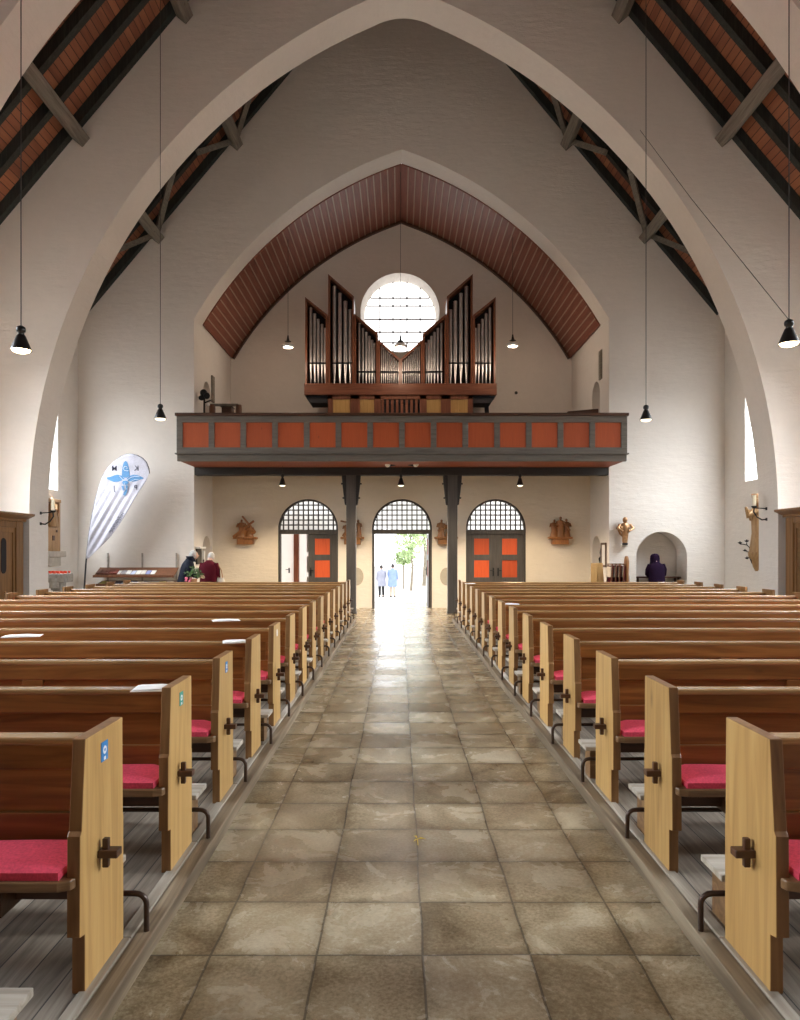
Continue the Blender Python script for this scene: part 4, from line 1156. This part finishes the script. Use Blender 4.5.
station('dark carved relief of three standing figures beside the closed doors', 560, 531, 1, CARVER)
station('light carved relief half hidden by the flag-side post', 352.5, 531, 2, CARVE)
station('light carved relief half hidden by the niche-side post', 446, 531, 3, CARVE)

# small bronze-coloured figure on the end wall
c = at(624.5, 545, NY-.1)
t = thing('wall_statue', 'small bronze-toned standing figure on a bracket beside the wall niche', 'statue', (c.x, NY-.13, c.z))
m = MB(); m.box(-.07, .07, -.02, .13, -.05, 0); m.build('bracket', SANDL, t, .006)
m = MB(); m.rings([(0,0,.04,.06,.06),(0,0,.10,.07,.06),(.01,0,.26,.08,.07),(0,0,.40,.11,.08),(0,0,.50,.15,.09),(0,0,.56,.09,.06),(0,0,.59,.04,.04)], 14)
m.ball((0,-.02,.66), .065, .07, .08)
for s in (-1,1): m.tube([(s*.13,0,.53),(s*.20,-.05,.44),(s*.08,-.10,.36)], [.05,.045,.03], 8)
m.tube([(-.19,.0,.47),(-.12,.02,.30),(-.03,.02,.22)], .03, 8)
m.build('figure', GILT, t)
m = MB(); m.rings([(0,0,.0,.07,.06),(0,-.01,.04,.08,.07),(0,0,.07,.05,.05)], 12); m.build('pedestal', IRON, t)

# relief altarpiece on the side wall with its stone corbel
cy = 17.46
t = thing('wall_altarpiece', 'framed light wooden relief of a figure on a stone corbel by the side window', 'wood carving', (XL, cy, 1.30))
m = MB(); m.box(0, .18, -.28, .30, 0, .22); m.box(0, .26, -.42, .42, .22, .36); m.build('corbel', SANDL, t, .015)
m = MB(); m.box(0, .05, -.33, .33, .36, 1.63); m.box(.05, .14, -.36, -.28, .36, 1.63); m.box(.05, .14, .28, .36, .36, 1.63); m.box(.05, .16, -.36, .36, 1.55, 1.63); m.box(.05, .14, -.30, .30, .36, .95); m.build('frame', CARVEP, t, .008)
m = MB(); m.box(.055, .07, -.28, .28, .95, 1.55); m.build('recess', CARVED, t)
m = MB(); figure(m, .13, -.06, .95, .70, .28); figure(m, .12, .12, .95, .45, .18); m.build('figures', CARVEP, t)
m = MB(); m.box(.14, .155, -.06, .04, .62, .74); m.box(.14, .155, .12, .19, .82, .88); m.build('inlay', CARVED, t)
m = MB(); m.box(0, .20, -.46, -.36, 1.2, 1.85); m.build('side_post', CARVEP, t, .01)

def sconce(label, u, sgn, vz):
    xw = (XC+.03) + sgn*7.54
    y = 14.95; zz = at(0, vz, 14.7).z
    t = thing('candle_sconce', label, 'candle holder', (xw, y, zz), 0, 'iron candle sconces on the big arch')
    i = -sgn
    m = MB(); m.tube([(0,0,0), (i*.26,0,.02)], .010, 8); m.tube([(0,0,-.22),(i*.10,0,-.23),(i*.20,0,-.17),(i*.27,0,-.07),(i*.26,0,.02)], .015, 8)
    m.box(0, i*.012, -.03, .03, -.03, .03); m.box(0, i*.012, -.03, .03, -.25, -.19); m.build('arm', IRON, t)
    m = MB(); m.lathe([(.03,.0),(.055,.03),(.06,.045)], (i*.26,0,.01), 14); m.build('drip_pan', IRON, t)
    m = MB(); m.tube([(i*.26,0,.05),(i*.26,0,.28)], .038, 12); m.build('candle', CANDLE, t)
sconce('iron sconce with a white candle on the arch pier beside the altarpiece', 44, -1, 512.5)
sconce('iron sconce with a white candle on the arch pier beside the tall saint', 762, 1, 508)

t = thing('saint_statue', 'tall light wooden saint statue with praying hands on the side wall by the pier', 'statue', (XR-.21, 16.98, at(0,552,17.0).z))
m = MB(); zz = -.10
m.lathe([(.03,-.45),(.08,-.35),(.12,-.18),(.17,-.14),(.19,-.02),(.19,0)], n=16); m.build('corbel', CARVEP, t)
m = MB(); figure(m, 0, 0, 0, 1.28, .34, arm=lambda s: (-.26, s*.03-.06, 1.00)); m.tube([(-.05,-.05,.95),(-.22,-.04,.85),(-.27,-.03,1.06)], [.09,.07,.03], 10); m.build('figure', CARVEP, t)
m = MB(); m.lathe([(.10,1.27),(.12,1.37),(.09,1.36)], n=12); m.build('crown', GILT, t)
t2 = thing('candle_branch', 'black iron candle branch curling out below the saint statue', 'candle holder', (XR-.02, 17.3, at(0,566,17.3).z))
def br(u, v): q = at(u, v, 17.0); return (q.x-t2.location.x, q.y-17.3, q.z-t2.location.z)
m = MB()
m.tube([(0,0,-.05), br(757,566), br(752,563), br(749.5,557), br(747,559)], .014, 8)
m.tube([br(753,563), br(749.5,556), br(749.8,548), br(747,545), br(743,544.2), br(740,544)], .012, 8)
m.tube([br(749.6,552), br(746,551.6)], .010, 8); m.tube([br(747,545), br(746.5,542.5)], .010, 8)
m.build('arm', IRON, t2)
for q in ((740,543.4),(746.7,541.6),(745,551),(747,558.6)):
    c = br(*q); m = MB(); m.lathe([(.015,-.01),(.05,.015),(.052,.025)], c, 10); m.tube([c, (c[0],c[1],c[2]+.05)], .012, 6); m.build('candle_cup', IRON, t2)

# stone candle stand with votive lights
t = thing('candle_stand', 'squat grey stone candle stand by the side wall near the flag', 'candle stand', (at(58.3,0,16.4).x, 16.4, 0))
zt = at(0, 572.5, 16.4).z
m = MB(); m.box(-.17,.17,-.17,.17,0,.12); m.lathe([(.13,.12),(.12,zt-.28),(.15,zt-.20)], n=8); m.build('shaft', SAND, t, .01)
m = MB(); m.box(-.24,.24,-.24,.24,zt-.22,zt-.02); m.prism([(-.115,zt-.40),(.115,zt-.40),(.13,zt-.22),(-.13,zt-.22)], -.13,.13); m.lathe([(.10,zt-.34),(.10,zt-.12)], (0,-.2,0), 12); m.build('capital', SAND, t, .02)
vot = 0
for i in range(3):
    for j in range(5):
        m = MB(); m.lathe([(.020,0),(.026,.05),(.026,.055)], n=10); q = m.build('votive_candle', VOTIVE, None, 0, (t.location.x-.19+.095*j, 16.4-.17+.15*i, zt-.02))
        tag(q, 'small red votive candle on the stone stand', 'candle', 'red votive candles')
m = MB(); m.box(-.10,.10,0,.012,0,.13); m.box(-.08,.08,-.004,0,.02,.11); o = m.build('notice_card', PAPER, None, 0, (t.location.x-.01, 16.1, .0)); o.location.z = at(0,594.5,16.1).z
o.location.y = 16.215; o.location.z = .62
tag(o, 'small white card fixed on the front of the stone candle stand', 'card')

# confessionals
def confessional(label, sgn, xf, zc, slot):
    """stands along the side wall, facing the aisle; local +y runs towards the entrance"""
    ya, yb = 11.7, 14.40; L_ = yb-ya; W = abs(xf - (XL if sgn < 0 else XR)) - .01
    t = thing('confessional', label, 'confessional', (xf, ya, 0))
    X = lambda d: sgn*d                     # d metres back from the front, towards the wall
    zt = zc - .16
    m = MB()
    for y in (0, L_-.26): m.box(X(0), X(.12), y, y+.26, 0, zt)
    for y in (.88, 1.62): m.box(X(.0), X(.12), y, y+.2, 0, zt)
    m.box(X(0.01), X(.12), 0, L_, zt-.12, zt); m.box(X(.01), X(.12), 0, L_, 0, .1)
    m.box(X(.12), X(W), 0, .05, 0, zt); m.box(X(.12), X(W), L_-.05, L_, 0, zt); m.box(X(W-.04), X(W), 0, L_, 0, zt); m.build('carcass', CONF, t, .008)
    m = MB(); m.box(X(-.05), X(W), -.02, L_+.03, zt, zt+.05)
    m.prism([(X(-.05), zt+.05), (X(-.20), zt+.12), (X(-.20), zc), (X(W), zc), (X(W), zt+.05)], -.10, L_+.07); m.build('cornice', CONFX, t, .01)
    for k, (a, b) in enumerate(((.26, .88), (1.08, 1.62), (1.82, L_-.26))):
        m = MB(); m.box(X(.05), X(.085), a, b, .1, zt-.12); dr = m.build('door', CONF if slot else CONFX, t, .005)
        m = MB(); w_ = .07
        m.box(X(.03), X(.05), a, a+w_, .1, zt-.12); m.box(X(.03), X(.05), b-w_, b, .1, zt-.12); m.box(X(.03), X(.05), a+w_, b-w_, .1, .25); m.box(X(.03), X(.05), a+w_, b-w_, zt-.22, zt-.12); m.build('door_frame', CONF, dr, .004)
        if slot and k != 1:
            cy = (a+b)/2 if k == 0 else 13.76-ya; zm = 1.58; pts = []
            for i in range(11): pts.append((cy+.09*math.cos(PI*i/10), zm+.25+.09*math.sin(PI*i/10)))
            for i in range(11): pts.append((cy+.09*math.cos(PI+PI*i/10), zm-.25+.09*math.sin(PI+PI*i/10)))
            m = MB(); m.prism(pts, X(.042), X(.06), 'X'); m.build('window_slot', ORGDK, dr)
            m = MB(); m.ball((X(.03), cy+.02, .88), .025); m.build('knob', GILT, dr)
confessional('oak confessional with a dark slot window in its door, beside the altarpiece pier', -1, -7.52, 2.41, True)
confessional('oak confessional with plain panelled doors beside the saint statue pier', 1, 7.72, 2.50, False)

# things by the niche on the end wall
def leaning(name, u0, u1, v0, v1, mat, label, D, group=None, tilt=.0):
    a, b = at(u0, v0, D), at(u1, v1, D)
    m = MB(); w = b.x-a.x; h = a.z
    m.prism([(-w*.08, 0), (w*1.08, 0), (w*.94+.0, h), (w*.06, h)], 0, .03); m.prism([(w*.08, h*.08), (w*.92, h*.08), (w*.84, h*.94), (w*.16, h*.94)], -.008, 0)
    o = m.build(name, mat, None, .004, (a.x, D, 0)); o.rotation_euler = (-.09, tilt, 0)
    return tag(o, label, 'board', group)
leaning('folding_board', 591.0, 597.8, 563, 580, OCHRE, 'tan wooden board leaning by the jamb, outer of two', 18.75, 'tan leaning boards', .02)
leaning('folding_board', 598.0, 605.5, 563, 580, OCHRE, 'tan wooden board leaning by the jamb, next to the dark red slats', 18.80, 'tan leaning boards', -.02)
for k in range(4):
    u = 607.2+k*3.9
    a = at(u, 563.5, 18.8)
    t = thing('folded_chair', 'dark red folded chair leaning below the bronze statue, %s from the tan boards' % ORD[k], 'chair', (a.x, 18.8, 0), 0, 'folded dark red chairs')
    t.rotation_euler = (0, .055, 0)
    hh = a.z
    m = MB(); m.box(-.012, .012, -.22, -.18, 0, hh); m.box(-.012, .012, .16, .20, 0, hh); m.box(-.012,.012,-.2,.2,hh-.03,hh); m.build('frame', CARVED, t)
    m = MB(); m.box(.014, .05, -.16, .16, .35, hh-.05); m.build('seat', BURG, t)
    m = MB(); m.box(-.03, -.014, -.20, .18, hh-.35, hh-.08); m.build('backrest', BAGW, t)
t = thing('carved_staff', 'short carved wooden staff standing upright below the bronze statue', 'staff', (at(626,0,18.95).x, 18.9, 0))
hh = at(0, 556, 18.95).z
m = MB(); m.lathe([(.055,.1),(.05,.4),(.065,.7),(.05,.9),(.07,hh-.15),(.05,hh-.02),(.03,hh)], n=10); m.build('shaft', CARVE, t)
m = MB(); m.box(-.12,.12,-.12,.12,0,.1); m.build('base', CARVED, t, .01)
m = MB(); m.box(.06,.09,-.03,.03,.1,1.0); m.build('side_strip', PAPER, t)
t = thing('small_table', 'low dark table in front of the person in the niche', 'table', (7.0, 19.55, 0))
m = MB(); m.box(-.62,.60,-.12,.26,.93,.97); m.build('table_top', TUSK, t, .006)
for sx in (-1,1):
    for sy in (-1,1): m = MB(); m.box(sx*.55-.025, sx*.55+.025, sy*.12-.025+.07, sy*.12+.095, 0, .93); m.build('leg', TUSK, t)
t = thing('wall_frame', 'narrow dark framed notice on the jamb beside the stacked boards', 'picture frame', (JR-.005, 19.55, at(0,556,19.5).z))
m = MB(); m.box(-.03,0,-.24,.24,.30,.36); m.box(-.03,0,-.24,.24,-.30,-.24); m.box(-.03,0,-.24,-.18,-.24,.30); m.box(-.03,0,.18,.24,-.24,.30); m.build('frame', TUSK, t)
m = MB(); m.box(-.012,0,-.18,.18,-.24,.30); m.build('sheet', PAPER, t)
for sgn, xin, lab in ((-1, JL, 'dark little wrought figure in the arched jamb niche above the visitors'), (1, JR, 'dark little wrought figure in the arched jamb niche by the tan boards')):
    t = thing('niche_figure', lab, 'statue', (xin+sgn*.18, 20.38, .95), 0)
    m = MB(); m.lathe([(.10,0),(.11,.05),(.05,.08)], n=12); m.build('base', IRON, t)
    m = MB(); m.rings([(0,0,.08,.10,.08),(0,0,.3,.07,.06),(0,0,.5,.11,.08),(0,0,.58,.05,.05)], 10); m.ball((0,0,.66), .06); m.tube([(0,.1,.52),(0,.2,.66),(0,.12,.85),(0,-.06,.92)], .02, 6); m.build('figure', IRON, t)
t = thing('notice_board', 'small dark notice board with a pale ledge on the jamb above the visitors', 'notice board', (JL+.01, 19.45, at(0,556,19.5).z))
m = MB(); m.box(0,.04,-.22,.22,-.22,.20); m.build('board', BLACK, t, .005)
m = MB(); m.box(0,.14,-.28,.28,.20,.25); m.build('ledge', WHITEP, t, .006)
m = MB(); m.box(0,.1,.24,.34,-.10,.14); m.build('holder', WHITEP, t, .006)

# gallery bits and pieces
t = thing('music_stand', 'black wrought stand with a round head at the gallery corner, flag side', 'stand', (at(198,0,19.4).x+.15, 19.4, 4.103))
gz = lambda v: at(0, v, 19.4).z - 4.1
m = MB(); m.ball((.0,0,gz(393)), .10,.08,.10); m.ball((.09,-.02,gz(396)), .09,.08,.09); m.ball((-.05,0,gz(398)), .09,.08,.07); m.build('head', IRON, t)
m = MB(); m.tube([(.02,0,0),(.02,0,gz(396))], .025, 8); m.tube([(.02,0,gz(403)),(.18,.05,gz(400))], .02, 8); m.build('shaft', IRON, t)
m = MB(); m.ball((.14,-.05,gz(405)), .045); m.build('lamp', WHITEP, t)
m = MB(); a_, b_ = at(212.8,397,20.2), at(218.2,370,20.2); m.box(0,.05,-.10,.16,a_.z,b_.z)
tag(m.build('wall_board', BEAM, None, .005, (JL, 20.9, 0)), 'narrow upright grey board on the gallery jamb, flag side', 'board')
m = MB(); m.box(-.04,0,-.12,.12,at(0,379,19.8).z,at(0,350,19.8).z); m.box(-.055,-.04,-.07,.07,at(0,377,19.8).z,at(0,352,19.8).z)
tag(m.build('wall_board', BEAM, None, .005, (JR, 19.65+.2, 0)), 'narrow upright board on the gallery jamb, niche side', 'board')
t = thing('gallery_rail', 'pale wooden rail on a turned leg behind the parapet, flag side', 'rail', (0, 20.3, 4.103))
a_, b_ = at(207,405,20.3), at(238,405,20.3)
m = MB(); m.box(a_.x, b_.x, -.05,.05, at(0,406.2,20.3).z-4.1, at(0,404,20.3).z-4.1); m.build('bar', BEAM, t, .006)
for x_ in (a_.x+.15, b_.x+.02):
    m = MB(); m.lathe([(.10,0),(.08,.1),(.05,.3),(.09,at(0,409,20.3).z-4.1),(.08,at(0,405,20.3).z-4.1)], (x_,0,0), 10); m.build('leg', CARVED, t)
m = MB(); a_, b_ = at(221.5,0,20.8), at(231.5,0,20.8); m.box(a_.x, b_.x, 0,.35, 4.103, at(0,407,20.8).z); m.box(a_.x-.03, b_.x+.03, -.03,.38, at(0,407,20.8).z, at(0,406.3,20.8).z)
tag(m.build('storage_chest', TUSK, None, .01, (0, 20.8, 0)), 'dark brown box behind the parapet under the pale rail', 'box')
m = MB(); c = at(516, 393, 23.25); m.lathe([(.03,0),(.05,.02),(.05,.04)], n=12); o = m.build('wall_socket', BLACK, None, 0, (c.x, 23.25, c.z)); o.rotation_euler = (PI/2,0,0)
tag(o, 'small dark round fitting on the wall beside the organ', 'fitting')
m = MB(); a_ = at(580,0,20.0); m.prism([(-.5,4.103),(.35,4.103),(.35,at(0,409,20).z),(-.5,at(0,411.5,20).z)],-.05,.05)
tag(m.build('folded_screen', TUSK, None, .01, (a_.x+.15, 20.0, 0)), 'low dark sloping board behind the parapet, niche side', 'board')

# fallen petal on the aisle
m = MB()
for k in range(3):
    a_ = 2*PI*k/3; m.add([(0,0,.004),(.02*math.cos(a_-.3),.03*math.sin(a_-.3),.012),(.05*math.cos(a_),.05*math.sin(a_),.006),(.02*math.cos(a_+.3),.03*math.sin(a_+.3),.012)], [(0,1,2,3)])
m.tube([(0,0,.004),(.0,-.09,.006)], .003, 5)
c = at(417.5, 840, 1.69*F/290); tag(m.build('flower', YEL, None, 0, (c.x, c.y, .002)), 'tiny yellow flower lying on the stone aisle', 'flower')

# ------------------------------------------------------------------ garden outside
def tree(label, x, y, h, cr, n, trunk_r, group):
    t = thing('tree', label, 'tree', (x, y, -.8), 0, group)
    m = MB(); m.tube([(0,0,0),(.1,0,h*.3),(-.05,.1,h*.6),(.05,0,h*.9)], [trunk_r,trunk_r*.8,trunk_r*.5,trunk_r*.2], 8)
    for k in range(5):
        a = 2*PI*k/5; m.tube([(0,0,h*(.3+.1*k)),(cr*.5*math.cos(a),cr*.5*math.sin(a),h*(.45+.1*k))], [trunk_r*.4,trunk_r*.15], 6)
    m.build('trunk', BARK, t)
    m = MB()
    for i in range(n):
        a, e, r = random.uniform(0,2*PI), random.uniform(-PI/2,PI/2), cr*random.uniform(.3,1)
        c = Vector((r*math.cos(a)*math.cos(e), r*math.sin(a)*math.cos(e), h*.68 + r*.95*math.sin(e)))
        d = Vector((random.uniform(-1,1), random.uniform(-1,1), random.uniform(-1,1))).normalized(); s_ = d.orthogonal().normalized()
        q = random.uniform(.10,.2); m.add([c-d*q, c+s_*q*.45, c+d*q, c-s_*q*.45], [(0,1,2,3)])
    m.build('foliage', LEAFP, t)
tree('slim young tree outside the open door', at(411,0,44).x, 44, 4.6, 1.3, 500, .09, None)
tree('spreading tree outside the door with its crown at the top of the opening', at(424,0,50).x, 50, 7.5, 2.4, 900, .14, None)
t = thing('bush', 'small round green bush outside the open door', 'bush', (at(403.5,0,46).x, 46, -.8))
m = MB()
for i in range(500):
    a, e, r = random.uniform(0,2*PI), random.uniform(-PI/2,PI/2), random.uniform(.3,.75)
    c = Vector((r*math.cos(a)*math.cos(e), r*math.sin(a)*math.cos(e), 2.0 + r*.6*math.sin(e)))
    d = Vector((random.uniform(-1,1), random.uniform(-1,1), random.uniform(-1,1))).normalized(); s_ = d.orthogonal().normalized()
    m.add([c-d*.12, c+s_*.06, c+d*.12, c-s_*.06], [(0,1,2,3)])
m.build('foliage', LEAFP, t)
m = MB(); m.tube([(0,0,0),(0,0,1.9)], .05, 8); m.build('stem', BARK, t)

# ------------------------------------------------------------------ light
w = bpy.data.worlds.new('overcast'); scene.world = w; w.use_nodes = True
bg = w.node_tree.nodes['Background']; bg.inputs[0].default_value = (.97, .985, 1, 1); bg.inputs[1].default_value = 3.2

# skylight falling in through the side windows: strips set in the reveals, facing in and down
def skylight(xs, sgn, a, b, watts):
    for k in range(4):
        z = 3.17 + 3.23*(k+.5)/4
        l = bpy.data.lights.new('daylight', 'AREA'); l.shape = 'RECTANGLE'; l.size = b-a-.1; l.size_y = .66; l.energy = watts; l.color = (.87, .94, 1.0); l.spread = math.radians(118)
        o = bpy.data.objects.new('daylight', l); col.objects.link(o)
        o.location = (xs, (a+b)/2, z)
        d = Vector((-sgn*math.cos(math.radians(50)), 0, -math.sin(math.radians(50))))
        o.rotation_euler = d.to_track_quat('-Z', 'X').to_euler()
        # long side along the nave
        zax = -d; xax = Vector((0,1,0)); yax = zax.cross(xax)
        M = Matrix((xax, yax, zax)).transposed().to_4x4(); M.translation = o.location; o.matrix_world = M
for sgn, xs in ((-1, XL-.22+.1), (1, XR+.22-.1)):
    for (a, b), wt in zip(bays, (98, 250, 190, 190)): skylight(xs + sgn*.09, sgn, a, b, wt)
# the lamps that are lit
def lamp_light(p, watts, r=.07):
    l = bpy.data.lights.new('lamp_light', 'SPOT'); l.energy = watts; l.color = (1.0, .80, .55); l.shadow_soft_size = r; l.spot_size = math.radians(140); l.spot_blend = .6
    o = bpy.data.objects.new('lamp_light', l); col.objects.link(o); o.location = (p[0], p[1], p[2]-.01)
for u, v, D, wt in ((282.5,485.5,18.8,900),(401,485.5,18.8,900),(520,485.5,18.8,900),(21,350.5,7.5,30),(789,344,7.5,30)): lamp_light(at(u, v, D), wt)

cam = bpy.data.cameras.new('camera'); co = bpy.data.objects.new('camera', cam); col.objects.link(co)
co.location = (0, 0, CAMZ); co.rotation_euler = (PI/2, 0, 0)
cam.sensor_fit = 'HORIZONTAL'; cam.sensor_width = 36; cam.lens = 36*F/800
cam.shift_x = .5/800; cam.shift_y = 40/800
cam.clip_start = .05; cam.clip_end = 500
scene.camera = co
scene.view_settings.view_transform = 'Standard'; scene.view_settings.look = 'None'
scene.view_settings.gamma = 1; scene.view_settings.use_curve_mapping = False
scene.view_settings.exposure = .34
scene.cycles.use_denoising = True
scene.cycles.max_bounces = 8; scene.cycles.diffuse_bounces = 5
scene.cycles.sample_clamp_indirect = 6
